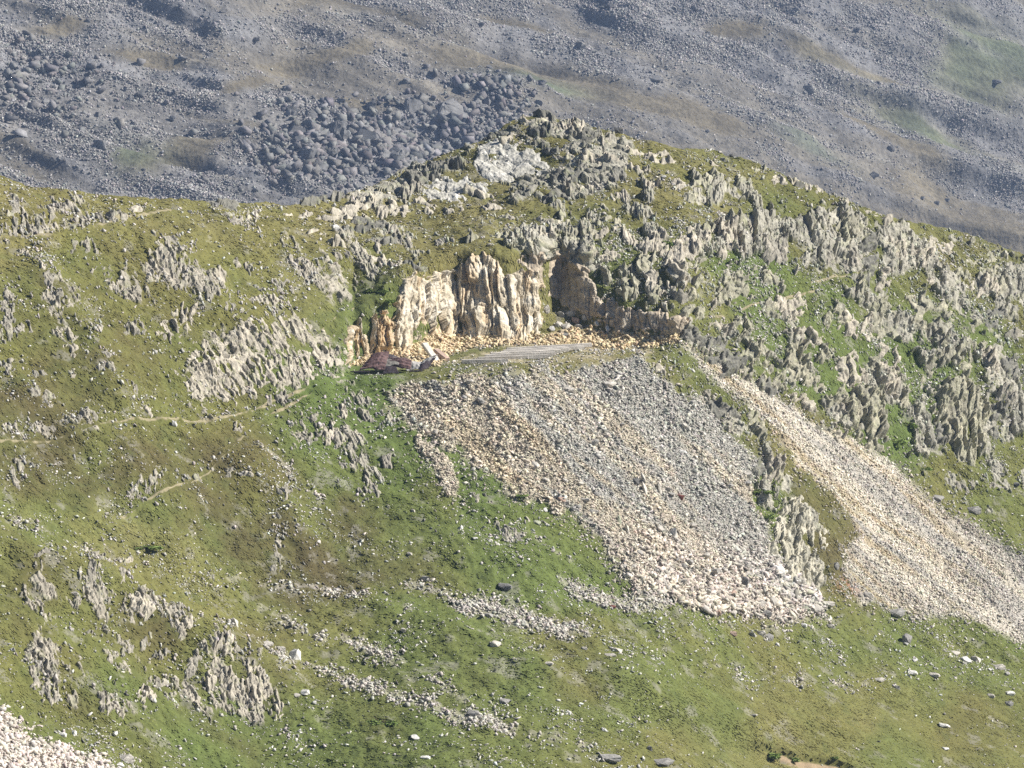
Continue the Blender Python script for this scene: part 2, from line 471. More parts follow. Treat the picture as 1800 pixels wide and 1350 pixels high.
for ky, (ca, cb, an, h0, h1, nz) in {'r': (1.0, 1.45, -5, .06, .62, (2.1, 4.0, 4.6)), 'h': (1.5, .42, 5, .05, .34, (4.5, 4.5, 1.0)), 'l': (.24, .8, -28, .02, .22, (1.4, 2.5, 2.8))}.items():
    slab_ = blur((in_poly(GU, GV, [(815, 300), (842, 250), (905, 250), (975, 278), (960, 300), (892, 330), (840, 325)]) | in_poly(GU, GV, [(720, 335), (800, 312), (845, 325), (850, 345), (790, 360), (730, 352)])).astype(float), 1)
    dn = bil(RZ[ky] * (1 - .95 * lush) * (1 - slab_), HU, HV, gu[0], gv[0], GS)
    co_, si_ = math.cos(R(an)), math.sin(R(an))
    ka_, kb_ = CA * co_ + CB * si_, -CA * si_ + CB * co_
    bn_ = R({'r': -32, 'h': 0, 'l': -14}[ky])
    na_, nb_ = ka_ * math.cos(bn_) + kb_ * math.sin(bn_), -ka_ * math.sin(bn_) + kb_ * math.cos(bn_)
    n_ = fbm(p2(na_ / nz[0], nb_ / nz[2], HP[..., 1] / 9), 5, 301, .58)
    f1, f2, ia, ib, oa, ob = cells(ka_ / ca + .2 * fbm(p2(ka_ / ca * .6, kb_ / cb * .6), 2, 303), kb_ / cb + .25 * fbm(p2(ka_ * 1.5, kb_ * .6), 2, 304), 305)
    r1, r2, r3 = (h01(ia, ib, seed=q) for q in (311, 312, 313))
    m_ = smooth(dn + .72 * n_ + .30 * (r2 - .5) - .5, -.02, .07) * (dn > .02) * noscree
    g1, g2, ja, jb, pa, pb = cells(ka_ / (ca * (.26 if ky == 'r' else .4)), kb_ / (cb * .5), 321)
    h_ = h0 + h1 * r1 ** 1.3 + {'r': .55, 'h': .35, 'l': .6}[ky] * ca * oa * (r3 * 1.3 - 1.05) - .45 * h1 * np.exp(-((f2 - f1) / .11) ** 2) + (.42 if ky == 'r' else .22) * h1 * (h01(ja, jb, seed=322) - .5) - .2 * h1 * (ky == 'r') * np.exp(-((g2 - g1) / .14) ** 2) + .25 * h1 * smooth(n_, .1, .6)
    ROCKM = np.maximum(ROCKM, m_); RDISP = np.maximum(RDISP, m_ * h_); RTINT = np.where(m_ > 0, .6 * r3 + .4 * h01(ja, jb, seed=323), RTINT)
rd_ = HN * .75; rd_[..., 2] += .32; rd_ /= np.linalg.norm(rd_, axis=-1, keepdims=True)
HD = HD + rd_ * RDISP[..., None]

# --- ground colours (turf, rock and soil albedo; the browns also carry painted gully shade)
OLIVE = np.array([.152, .142, .046]); GREEN = np.array([.098, .134, .039]); BROWN = np.array([.085, .070, .034])
STRAW = np.array([.220, .192, .090]); DKGRN = np.array([.075, .100, .036]); SOIL = np.array([.24, .175, .11])
ROCKC = np.array([.36, .335, .295]); CREAM = np.array([.53, .43, .29])
# weights: olive green brown straw
TURFPTS = [(50, 380, 1, .1, .3, .5), (200, 400, .9, .2, .2, .4), (400, 400, .8, .2, .2, .5), (150, 480, .9, .5, .3, 0), (260, 560, .7, .3, .5, .1), (420, 480, .9, .4, .2, .2),
           (60, 560, .6, .5, .5, 0), (130, 640, .5, .4, .7, 0), (300, 640, .7, .5, .4, 0), (60, 740, .4, .3, .8, .1), (250, 790, .5, .3, 1.0, 0), (180, 800, .6, .5, .7, 0), (350, 820, .4, .3, 1.0, 0), (330, 740, .7, .4, .4, 0), (100, 850, .4, .3, .9, 0),
           (300, 870, .6, .5, .4, 0), (420, 860, .5, .2, .9, 0), (480, 940, .3, .4, 1.0, 0), (400, 930, .4, .7, .5, 0), (540, 900, .6, .7, .5, 0), (560, 980, .2, .3, 1.3, 0), (620, 970, .4, .6, .7, 0), (690, 1000, .4, .6, .7, .1), (600, 900, .5, .5, .6, 0), (560, 740, .2, 1, .1, 0), (640, 690, .1, 1.3, 0, 0),
           (620, 840, .3, 1, .1, 0), (720, 800, .2, 1.2, 0, 0), (760, 900, .5, .8, .2, .1), (900, 930, .4, 1, .1, .1), (1000, 970, .4, 1, .1, .1), (850, 860, .2, 1.2, .1, 0),
           (60, 930, .6, .6, .2, .3), (200, 950, .6, .6, .1, .5), (80, 1010, .8, .3, .4, .2), (350, 1000, .7, .6, .1, .4), (250, 1100, .7, .3, .5, .1), (100, 1130, .8, .5, .3, 0), (380, 1080, .8, .6, .1, .2), (430, 1130, .6, .3, .5, .2),
           (200, 1220, .5, .7, .3, 0), (400, 1290, .4, .8, .3, 0), (600, 1140, .6, .7, .1, .2), (700, 1080, .5, 1, .1, .1), (800, 1180, .6, .9, .1, .2), (600, 1290, .5, .9, .2, .1), (700, 1320, .5, .9, .2, .1), (900, 1220, .5, .8, .1, .2),
           (1000, 1170, .8, .4, .6, .2), (1150, 1200, .9, 1, .2, .2), (1250, 1230, .7, .8, .3, .1), (1400, 1230, 1, .5, .3, .4), (1500, 1260, 1.2, .5, .2, .5), (1600, 1250, .8, .8, .2, .2), (1450, 1150, .7, .9, .1, .1), (1650, 1130, .7, .9, .1, .2), (1700, 1280, .9, .4, .5, .2),
           (1750, 1170, .6, .9, .1, .1), (1560, 1320, .6, 1, .1, .1), (1200, 1310, .8, .5, .3, .3), (950, 1320, .6, .8, .2, .1),
           (600, 400, .9, .1, .2, .7), (750, 430, .9, .2, .4, .5), (850, 370, .8, .3, .1, .8), (700, 380, .8, .2, .2, .7), (640, 530, .3, 1, .2, .2), (560, 530, .7, .5, .2, .3), (620, 470, .8, .4, .2, .4), (1000, 340, .9, .2, .4, .3), (1150, 290, .8, .3, .1, .6), (1250, 300, .8, .3, .3, .5),
           (1000, 400, .7, .5, .2, .3), (1100, 500, .4, .8, .2, .2), (1350, 480, .2, 1.4, .1, 0), (1320, 530, .3, 1.2, .1, .1), (1250, 560, .7, .6, .1, .3), (1430, 420, .6, .5, .6, .1), (1430, 560, .3, 1.1, .2, 0), (1560, 470, .6, .6, .4, .1), (1480, 640, .2, 1.2, .2, 0), (1620, 620, .2, 1.4, .1, 0),
           (1580, 760, .1, 1.5, .1, 0), (1560, 830, .3, 1.2, .3, 0), (1650, 850, .7, .6, .4, .1), (1720, 600, .3, 1, .4, 0), (1750, 800, .6, .7, .3, .1), (1760, 920, .7, .8, .2, .1), (1680, 440, .5, .4, .5, .4), (1780, 530, .5, .5, .5, .2), (1450, 900, .5, .3, .8, .2), (1400, 780, .6, .2, .6, .5),
           (1500, 960, .3, .2, 1, .2), (1330, 890, .3, 1, .3, 0), (1250, 690, .4, .6, .5, .2), (1100, 640, .5, .4, .2, .6), (800, 655, .5, .7, .3, .4), (950, 648, .6, .4, .3, .5), (1060, 610, .4, .2, .3, .9)]


def turf_colour(u, v, P, detail=True):
    wgt = shepard(u, v, TURFPTS, 5.0) ** 1.5  # power deepens the heather browns, which also paint in gully shading
    n1 = fbm(P / 7.0, 3, 71); n2 = fbm(P / 3.2 + 9, 4, 72); n3 = fbm(P / 4.5 + 30, 3, 73)
    lft = (1 - smooth(u, 600, 900))
    wgt = wgt * np.exp(1.05 * np.stack([n2 * .3, n1, (1 + .9 * lft) * (n2 + .35 * n1) - .15 + .12 * lft, n3 - .1], -1))
    wgt /= wgt.sum(-1, keepdims=True)
    c = wgt[..., 0:1] * OLIVE + wgt[..., 1:2] * GREEN + wgt[..., 2:3] * BROWN + wgt[..., 3:4] * STRAW
    n4 = fbm(P / 1.3 + 5, 3, 74)
    dk = smooth(n4, .35, .9)[..., None] * .3
    return c * (1 - dk) + DKGRN * dk


def scree_tint(u, v, P):
    """stone colour by position on the quarry spoil: cream at the top left, grey streaks down the fall line, pinkish at the foot"""
    q = (u - 700) * .66 - (v - 680) * .75                         # across the fall line
    al = (u - 700) * .75 + (v - 680) * .66
    st = fbm(p2(q / 34, al / 330), 4, 81) + .4 * fbm(p2(q / 10, al / 120), 2, 82)
    grey = np.array([.385, .37, .33]); cream = np.array([.47, .42, .335]); pink = np.array([.44, .395, .35]); tan = np.array([.45, .38, .27])
    g1 = smooth(st + (q - 120) / 260, -.1, .5)[..., None]
    c = cream * (1 - g1) + grey * g1
    tn = (smooth(fbm(p2(q / 16, al / 200), 3, 83), .25, .6) * (1 - smooth(q, 60, 190)))[..., None]
    c = c * (1 - .8 * tn) + tan * .8 * tn
    pk = (smooth(v, 870, 1030) * (.35 + .4 * smooth(fbm(p2(u / 40, v / 40), 3, 85), -.3, .3)))[..., None]
    return c * (1 - pk) + pink * pk


def rscree_tint(u, v, P):
    q = (u - 1200) * .62 - (v - 620) * .78
    al = (u - 1200) * .78 + (v - 620) * .62
    st = fbm(p2(q / 10, al / 420), 5, 91)
    st2 = fbm(p2(q / 13 + 7, al / 300), 4, 92)
    grey = np.array([.45, .42, .37]); pale = np.array([.60, .55, .46]); och = np.array([.44, .35, .21])
    a = smooth(st, -.35, .3)[..., None]
    c = grey * (1 - a) + pale * a
    o = (smooth(st2, .05, .6) * (1 - smooth(al, 480, 800)))[..., None] * .65
    c = c * (1 - o) + och * o
    up = (smooth(q, 20, 95) * smooth(al, 330, 620))[..., None] * .8
    return c * (1 - up) + np.array([.31, .30, .28]) * up


def ground_colour(u, v, P, M):
    c = turf_colour(u, v, P)
    # bare, stony patches in the turf
    rub = smooth(fbm(P / 1.6 + 60, 4, 101), .42, .75)[..., None] * .45
    c = c * (1 - rub) + ROCKC * .75 * rub
    if u is HU:
        rc = np.array([.205, .197, .160]) * (1 - RTINT[..., None]) + np.array([.43, .405, .335]) * RTINT[..., None]
        pkk = (smooth(HU, 640, 300) if False else (1 - smooth(HU, 560, 700)))[..., None] * .5
        rc = rc * (1 - pkk) + rc * np.array([1.08, 1.0, .98]) * pkk
        rl = smooth(fbm(P / .7 + 90, 3, 119), .2, .7)[..., None] * .35
        rc = rc * (1 - rl) + np.array([.29, .30, .17]) * rl
        rk = ROCKM[..., None]; c = c * (1 - rk) + rc * rk
    # bench of the quarry: trodden gravel
    bw = bil(blur(in_poly(GU, GV, [(640, 640), (800, 612), (1190, 596), (1200, 612), (1130, 628), (1000, 626), (880, 642), (800, 640), (700, 646)]).astype(float), 2), u, v, gu[0], gv[0], GS)[..., None]
    gr = smooth(fbm(P / 2.0, 3, 111), -.25, .3)[..., None] * bw
    c = c * (1 - gr) + np.array([.40, .345, .24]) * gr
    for k, fn in (('scree', scree_tint), ('rscree', rscree_tint)):
        m = M[k][..., None]
        c = c * (1 - m) + fn(u, v, P) * .8 * m
    m = M['lscree'][..., None]; c = c * (1 - m) + np.array([.52, .46, .40]) * m
    m = M['mid'][..., None] * .45; c = c * (1 - m) + np.array([.42, .385, .33]) * m
    m = M['talus'][..., None]; c = c * (1 - m) + np.array([.52, .41, .25]) * m
    # grass that has crept over the right-hand screes
    ov = (M['rscree'] * smooth(fbm(p2(((u - 1200) * .62 - (v - 620) * .78) / 20, ((u - 1200) * .78 + (v - 620) * .62) / 160), 3, 115) - smooth(np.abs((u - 1200) * .62 - (v - 620) * .78 - 35), 0, 200) * 0, .45, .7))[..., None] * .5
    c = c * (1 - ov) + STRAW * ov
    # soil: bank, red scrape
    sb = (((u > 1380) & (u < 1500)) * smooth(v - np.interp(u, [p[0] for p in BANK], [p[1] for p in BANK]), 1, 4)
          * (1 - smooth(v - np.interp(u, [p[0] for p in BANK], [p[1] for p in BANK]), 8, 20 + 8 * fbm(p2(u / 12, v / 12), 2, 5))))[..., None]
    c = c * (1 - sb) + np.array([.31, .235, .15]) * sb
    rs = (np.exp(-(((u - 1488) / 22) ** 2 + ((v - 1034) / 16) ** 2)) * smooth(fbm(P / .8, 3, 118), -.4, .3))[..., None]
    c = c * (1 - rs) + np.array([.30, .15, .09]) * rs
    return c


print('ground colours')
HC = ground_colour(HU, HV, HP, HM)

# far side of the ridge
NB = 26
back = np.concatenate([[.25], np.cumsum(np.linspace(.4, 1, NB - 1) ** 3 * 45)])[:NB]
top = HD[0]
rows = []
for k in range(NB):
    d = back[k]
    p = top.copy()
    p[:, 0] = top[:, 0] * (1 + d / top[:, 1])
    p[:, 1] += d
    p[:, 2] -= d * (.08 + .55 * min(1, d / 12))
    if k > 1:
        p[:, 2] += fbm(p / 9, 3, 21) * .4
    rows.append(p)
BP = np.stack(rows[::-1])
FULL = np.concatenate([BP, HD]); FC = np.concatenate([np.repeat(HC[:1], NB, 0), HC])
nr, nc = FULL.shape[:2]
me = mesh_from('hillside', FULL.reshape(-1, 3), grid_faces(nr, nc), FC.reshape(-1, 3), M_TURF, True)
fl_ = np.concatenate([np.zeros((NB, nc)), ROCKM])
fq_ = (np.maximum.reduce([fl_[:-1, :-1], fl_[1:, :-1], fl_[1:, 1:], fl_[:-1, 1:]]) < .05).ravel()
me.polygons.foreach_set('use_smooth', fq_)
link('hillside', me, kind='structure', label='grassy alpine hillside below the rocky ridge with the small quarry cut into it')


# ------------------------------------------------------------------ sampling the finished surface
def idx(u, v):
    x = np.clip((np.asarray(u, float) - hu[0]) / US, 0, len(hu) - 1.001)
    rv = ridge_v(np.asarray(u, float))
    y = np.clip((np.asarray(v, float) - rv) / (1520 - rv) * (NR - 1), 0, NR - 1.001)
    return x, y


def samp(A, u, v):
    x, y = idx(u, v)
    i = x.astype(int); j = y.astype(int)
    fx = (x - i)[..., None]; fy = (y - j)[..., None]
    return (A[j, i] * (1 - fx) + A[j, i + 1] * fx) * (1 - fy) + (A[j + 1, i] * (1 - fx) + A[j + 1, i + 1] * fx) * fy


def ground(u, v):
    return samp(HD, u, v)


def gnorm(u, v):
    return samp(HN, u, v)


PXM = 300 * TH / 900           # metres per photo pixel at the quarry: 0.05

# ------------------------------------------------------------------ ROCK: patches of bedrock that break through the turf
PAL = {'grey': [(0.313, 0.287, 0.236), (0.247, 0.232, 0.193), (0.372, 0.340, 0.280)],
       'pale': [(0.413, 0.376, 0.306), (0.347, 0.315, 0.255), (0.479, 0.432, 0.349)],
       'lichen': [(0.326, 0.314, 0.230), (0.263, 0.247, 0.192), (0.396, 0.369, 0.276)],
       'lichpale': [(0.444, 0.415, 0.322), (0.372, 0.351, 0.275), (0.516, 0.480, 0.386)],
       'dark': [(0.182, 0.176, 0.149), (0.140, 0.136, 0.116), (0.240, 0.228, 0.193)],  # darker rock colour that holds the shade of the ledge fronts
       'cream': [(.55, .485, .375), (.48, .415, .305), (.62, .565, .465)],
       'ochre': [(.50, .415, .29), (.45, .35, .225), (.58, .51, .40)],
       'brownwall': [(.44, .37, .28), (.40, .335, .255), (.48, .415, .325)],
       'white': [(.47, .455, .405), (.41, .395, .345), (.54, .52, .47)]}


def ell(u, v, w_, h_, a):
    """rough ellipse as a polygon"""
    n = 22
    t = np.linspace(0, 2 * np.pi, n, endpoint=False)
    rr = 1 + .22 * (rng.random(n) - .5) * 2
    c, s = math.cos(R(a)), math.sin(R(a))
    x = np.cos(t) * w_ / 2 * rr; y = np.sin(t) * h_ / 2 * rr
    return np.stack([u + x * c - y * s, v + x * s + y * c], 1)


def rock_patch(poly, pal='grey', ca=.5, cb=2.0, ang=0, H=.8, gap=.15, step=.8, wn=.75, wu=.32, tilt=.5, lean=0, edge=9, stain=0, seed=None, fine=.05, side=.0, sink=.35, wob=7, warp=.13, fa=.38, fb=.55, fh=.22, bigw=.45, crk=.24):
    """relief over poly (bearings): columns ca x cb metres, long axis `ang` degrees from the upright"""
    if seed is None:
        seed = int(rng.integers(1, 1 << 20))
    poly = np.asarray(poly, float)
    mdim = min(poly.max(0) - poly.min(0)); wob = min(wob, mdim * .22); edge = min(edge, mdim * .35)
    u0, v0 = poly.min(0) - wob - 2; u1, v1 = poly.max(0) + wob + 2
    nu = int((u1 - u0) / step) + 2; nv = int((v1 - v0) / step) + 2
    U, V = np.meshgrid(u0 + np.arange(nu) * step, v0 + np.arange(nv) * step)
    uu = U + wob * fbm(p2(U / 9, V / 9), 2, seed); vv = V + wob * fbm(p2(U / 9 + 31, V / 9), 2, seed + 3)
    d = seg_dist(uu, vv, poly)
    m = np.where(in_poly(uu, vv, poly), d, -d) / edge
    mm = np.clip(m, 0, 1) ** .5
    VC = np.maximum(V, ridge_v(U))
    P = ground(U, VC); N = gnorm(U, VC)
    P[..., 2] += np.maximum(0, VC - V) * PXM * .5; P[..., 1] += np.maximum(0, VC - V) * PXM * 2
    x = (U - u0) * PXM; y = (V - v0) * PXM
    c, s = math.cos(R(ang)), math.sin(R(ang))
    a = x * c + y * s; b = -x * s + y * c
    wa = a + warp * ca * fbm(p2(a / (ca * 1.2), b / (cb * .6)), 2, seed + 7) * 2
    wb = b + 1.5 * warp * cb * fbm(p2(a / ca, b / cb), 2, seed + 9)
    f1, f2, ia, ib, oa, ob = cells(wa / ca, wb / cb, seed)
    r1 = h01(ia, ib, seed=seed + 11); r2 = h01(ia, ib, seed=seed + 12); r3 = h01(ia, ib, seed=seed + 13); r4 = h01(ia, ib, seed=seed + 14)
    big = fbm(p2(a / (ca * 5), b / (cb * 2.2)), 2, seed + 20)
    h = H * (.3 + .55 * r1 + bigw * big)
    h = h + tilt * ca * oa * (r3 * 1.6 - 1.1) + .25 * tilt * cb * ob * (r4 - .3)
    h = h - crk * H * np.exp(-((f2 - f1) / .09) ** 2)
    # second, finer set of laminae
    g1, g2, ja, jb, pa, pb = cells(wa / (ca * fa), wb / (cb * fb), seed + 40)
    h = h + H * fh * (h01(ja, jb, seed=seed + 41) - .5) - .08 * H * np.exp(-((g2 - g1) / .12) ** 2)
    h = np.where(r2 < gap, -sink * 1.3 + .2 * h * 0, h)
    h = h + lean * (a - a.mean())
    h = h + fine * fbm(P / .35, 2, seed + 50)
    ht = -sink + mm * (h + sink)
    ht = np.where(m <= 0, -sink, ht) - np.maximum(0, VC - V) * PXM * 1.0
    D = N * wn; D[..., 2] += wu; D[..., 0] += side
    D /= np.linalg.norm(D, axis=-1, keepdims=True)
    X = P + D * ht[..., None]
    keep = (m > -.25)
    kf = keep[:-1, :-1] | keep[1:, :-1] | keep[1:, 1:] | keep[:-1, 1:]
    p0, p1, pp2 = (np.array(q) for q in PAL[pal])
    t1 = r4[..., None]
    C = p0 * (1 - t1) + p1 * t1
    t2 = smooth(fbm(P / .9 + 3, 3, seed + 60), .0, .6)[..., None]
    C = C * (1 - t2) + pp2 * t2
    if stain:
        t3 = (smooth(fbm(p2(a / .5, b / 3.0), 3, seed + 70), .05, .5))[..., None] * stain
        C = C * (1 - t3) + np.array([.52, .30, .10]) * t3
    if pal in ('grey', 'pale', 'lichen', 'dark'):
        t4 = (smooth(fbm(P / .6 + 50, 3, seed + 80), .25, .7))[..., None] * .35
        C = C * (1 - t4) + np.array([.33, .34, .19]) * t4
    F = grid_faces(nv, nu, kf)
    Vx, F, Cx = compact(X.reshape(-1, 3), F, C.reshape(-1, 3))
    return Vx, F, Cx


def rock_thing(name, poly, label, cat, group=None, **kw):
    Vx, F, Cx = rock_patch(poly, **kw)
    me = mesh_from(name, Vx, F, Cx, M_ROCK)
    c = recentre(me)
    o = link(name, me, label=label, category=cat)
    o.location = c
    if group:
        o['group'] = group
    return o

# style -> relief parameters
STY = {
    'f': dict(pal='grey', ca=.22, cb=.75, ang=-26, H=.26, gap=.38, tilt=.8, edge=6, sink=.15, wob=10),
    'F': dict(pal='pale', ca=.26, cb=.95, ang=-20, H=.34, gap=.26, tilt=.8, edge=7, wob=8, sink=.18),
    'c': dict(pal='lichen', ca=.95, cb=1.3, fa=.28, fh=.36, ang=-5, H=.55, gap=.28, tilt=.9, edge=7, wob=10, sink=.2),
    'C': dict(pal='pale', ca=.95, cb=1.6, fa=.28, fh=.36, ang=-5, H=.62, gap=.20, tilt=.9, edge=7, wob=9, sink=.2),
    'l': dict(pal='pale', ca=1.5, cb=.5, ang=4, H=.36, gap=.2, tilt=.6, edge=5, wu=.5, sink=.2),
    'd': dict(pal='dark', ca=2.2, cb=.6, ang=0, H=.62, gap=.06, tilt=.3, edge=5, wu=.7, lean=.03),  # shadowed ledges: shade painted in through the dark palette
    's': dict(pal='white', ca=2.6, cb=1.6, ang=25, H=.16, gap=0, tilt=.12, edge=6, wu=.1, warp=.06, sink=.06, bigw=.3, fh=.12),
    'b': dict(pal='grey', ca=.8, cb=1.3, ang=-5, H=.95, gap=.02, tilt=.4, edge=8, wu=.8),
}
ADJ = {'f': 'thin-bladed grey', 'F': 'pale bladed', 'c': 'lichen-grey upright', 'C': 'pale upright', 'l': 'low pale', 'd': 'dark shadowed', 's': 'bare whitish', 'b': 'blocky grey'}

OUT_LEFT = [  # the grassy slope left of the quarry, above the footpath
    (30, 375, 26, 48, -30, 'f'), (25, 403, 40, 20, 10, 'f'), (62, 398, 44, 26, 15, 'f'), (82, 382, 18, 26, 0, 'f'), (112, 358, 52, 16, 25, 'f'), (140, 396, 40, 18, -10, 'f'),
    (178, 387, 60, 18, 5, 'f'), (207, 393, 22, 14, 0, 'f'), (240, 371, 24, 12, 0, 'l'), (390, 363, 58, 14, 10, 'd'), (408, 386, 34, 20, 20, 'f'), (445, 388, 30, 34, 0, 'F'),
    (285, 430, 44, 16, 28, 'f'), (152, 434, 44, 20, 30, 'f'), (43, 446, 26, 7, 60, 'F'), (64, 476, 28, 6, 62, 'F'), (80, 503, 16, 32, 0, 'f'), (96, 540, 40, 24, 55, 'f'),
    (132, 530, 30, 14, 50, 'f'), (212, 503, 112, 15, 30, 'f'), (266, 484, 18, 30, 0, 'F'), (298, 463, 44, 38, 30, 'f'), (345, 505, 78, 44, 28, 'f'), (292, 498, 40, 14, 30, 'f'),
    (470, 534, 54, 20, 0, 'F'), (322, 553, 36, 16, 30, 'F'), (336, 548, 12, 18, 0, 'F'), (395, 555, 18, 26, 0, 'f'), (298, 580, 34, 38, 0, 'F'), (330, 574, 18, 22, 0, 'F'),
    (238, 574, 34, 22, 0, 'f'), (10, 537, 22, 40, 0, 'f'), (11, 580, 34, 26, 60, 'f'), (38, 575, 34, 18, 0, 'f'), (115, 600, 16, 26, -20, 'F'), (144, 590, 24, 16, 0, 'f'),
    (164, 587, 12, 22, 0, 'f'), (120, 625, 22, 12, 50, 'F'), (18, 640, 20, 24, 20, 'f'), (124, 660, 12, 14, 0, 'F'), (175, 662, 38, 14, 0, 'f'), (86, 700, 20, 28, 0, 'f'),
    (60, 690, 22, 18, 0, 'f'), (18, 755, 52, 18, 12, 'f'), (62, 748, 40, 16, 0, 'f'), (142, 738, 60, 18, -10, 'f'), (30, 825, 30, 52, -20, 'f'), (262, 726, 30, 10, 30, 'F'),
    (215, 690, 40, 14, 20, 'f'), (473, 556, 12, 14, 0, 'F'), (430, 470, 40, 14, 25, 'f'), (500, 505, 50, 20, 25, 'f'), (540, 480, 50, 16, 25, 'f'), (175, 640, 20, 12, 20, 'f'), (70, 655, 26, 14, 0, 'f')]
OUT_MID = [   # below the footpath
    (250, 862, 54, 30, -35, 'f'), (314, 845, 26, 12, 0, 'f'), (344, 843, 26, 16, 0, 'f'), (236, 876, 30, 16, 20, 'f'), (388, 829, 36, 18, 30, 'f'), (424, 850, 18, 8, 50, 'F'),
    (484, 878, 46, 18, 30, 'f'), (500, 915, 28, 40, -35, 'f'), (485, 975, 24, 46, -15, 'f'), (525, 768, 12, 18, 0, 'F'), (540, 752, 40, 34, 20, 'f'), (538, 772, 24, 22, 0, 'f'),
    (575, 765, 36, 30, 30, 'F'), (592, 775, 16, 30, 0, 'f'), (608, 720, 30, 30, 0, 'F'), (640, 735, 34, 22, 0, 'f'), (686, 738, 24, 20, 0, 'f'), (605, 820, 12, 18, 0, 'f'), (650, 838, 18, 36, -20, 'f'),
    (680, 812, 14, 20, 0, 'f'), (640, 872, 28, 22, 20, 'f'), (660, 862, 16, 26, -20, 'f'), (485, 700, 46, 18, -10, 'f'), (416, 752, 14, 16, 0, 'F'), (850, 876, 34, 14, 25, 'f'), (930, 911, 26, 12, 0, 'f'), (895, 938, 56, 12, 32, 'f'),
    (170, 986, 28, 18, 30, 'f'), (214, 990, 26, 9, 5, 'F'), (60, 995, 30, 9, -5, 'f'), (150, 1030, 32, 32, 30, 'f'), (206, 1030, 16, 24, 0, 'f'), (244, 1072, 38, 32, 40, 'F'), (232, 1078, 10, 16, 0, 'F'),
    (300, 1085, 34, 16, 40, 'f'), (316, 1115, 20, 28, 0, 'F'), (166, 1105, 28, 14, -20, 'f'), (212, 1140, 26, 14, 0, 'f'), (222, 1128, 30, 20, 50, 'f'), (258, 1126, 14, 20, 0, 'f'), (287, 1146, 18, 18, 0, 'f'),
    (55, 1163, 56, 22, 35, 'f'), (75, 1193, 52, 36, 45, 'f'), (88, 1222, 34, 26, 40, 'f'), (195, 1155, 16, 16, 0, 'f'), (264, 1217, 26, 26, -10, 'F'), (300, 1217, 24, 14, 0, 'f'), (188, 1238, 46, 20, 30, 'f'), (215, 1253, 14, 16, 0, 'F'),
    (367, 1194, 22, 26, 0, 'F'), (346, 1158, 22, 26, 20, 'f'), (380, 1150, 30, 26, 30, 'F'), (390, 1188, 24, 20, 30, 'F'), (335, 1175, 16, 20, 0, 'f'), (424, 1180, 30, 14, 35, 'f'), (415, 1214, 30, 34, 0, 'F'), (442, 1217, 48, 40, 30, 'F'), (400, 1224, 18, 18, 0, 'F'),
    (492, 1246, 24, 22, 0, 'F'), (285, 1190, 40, 14, 0, 'f'), (130, 1065, 16, 12, 0, 'f')]
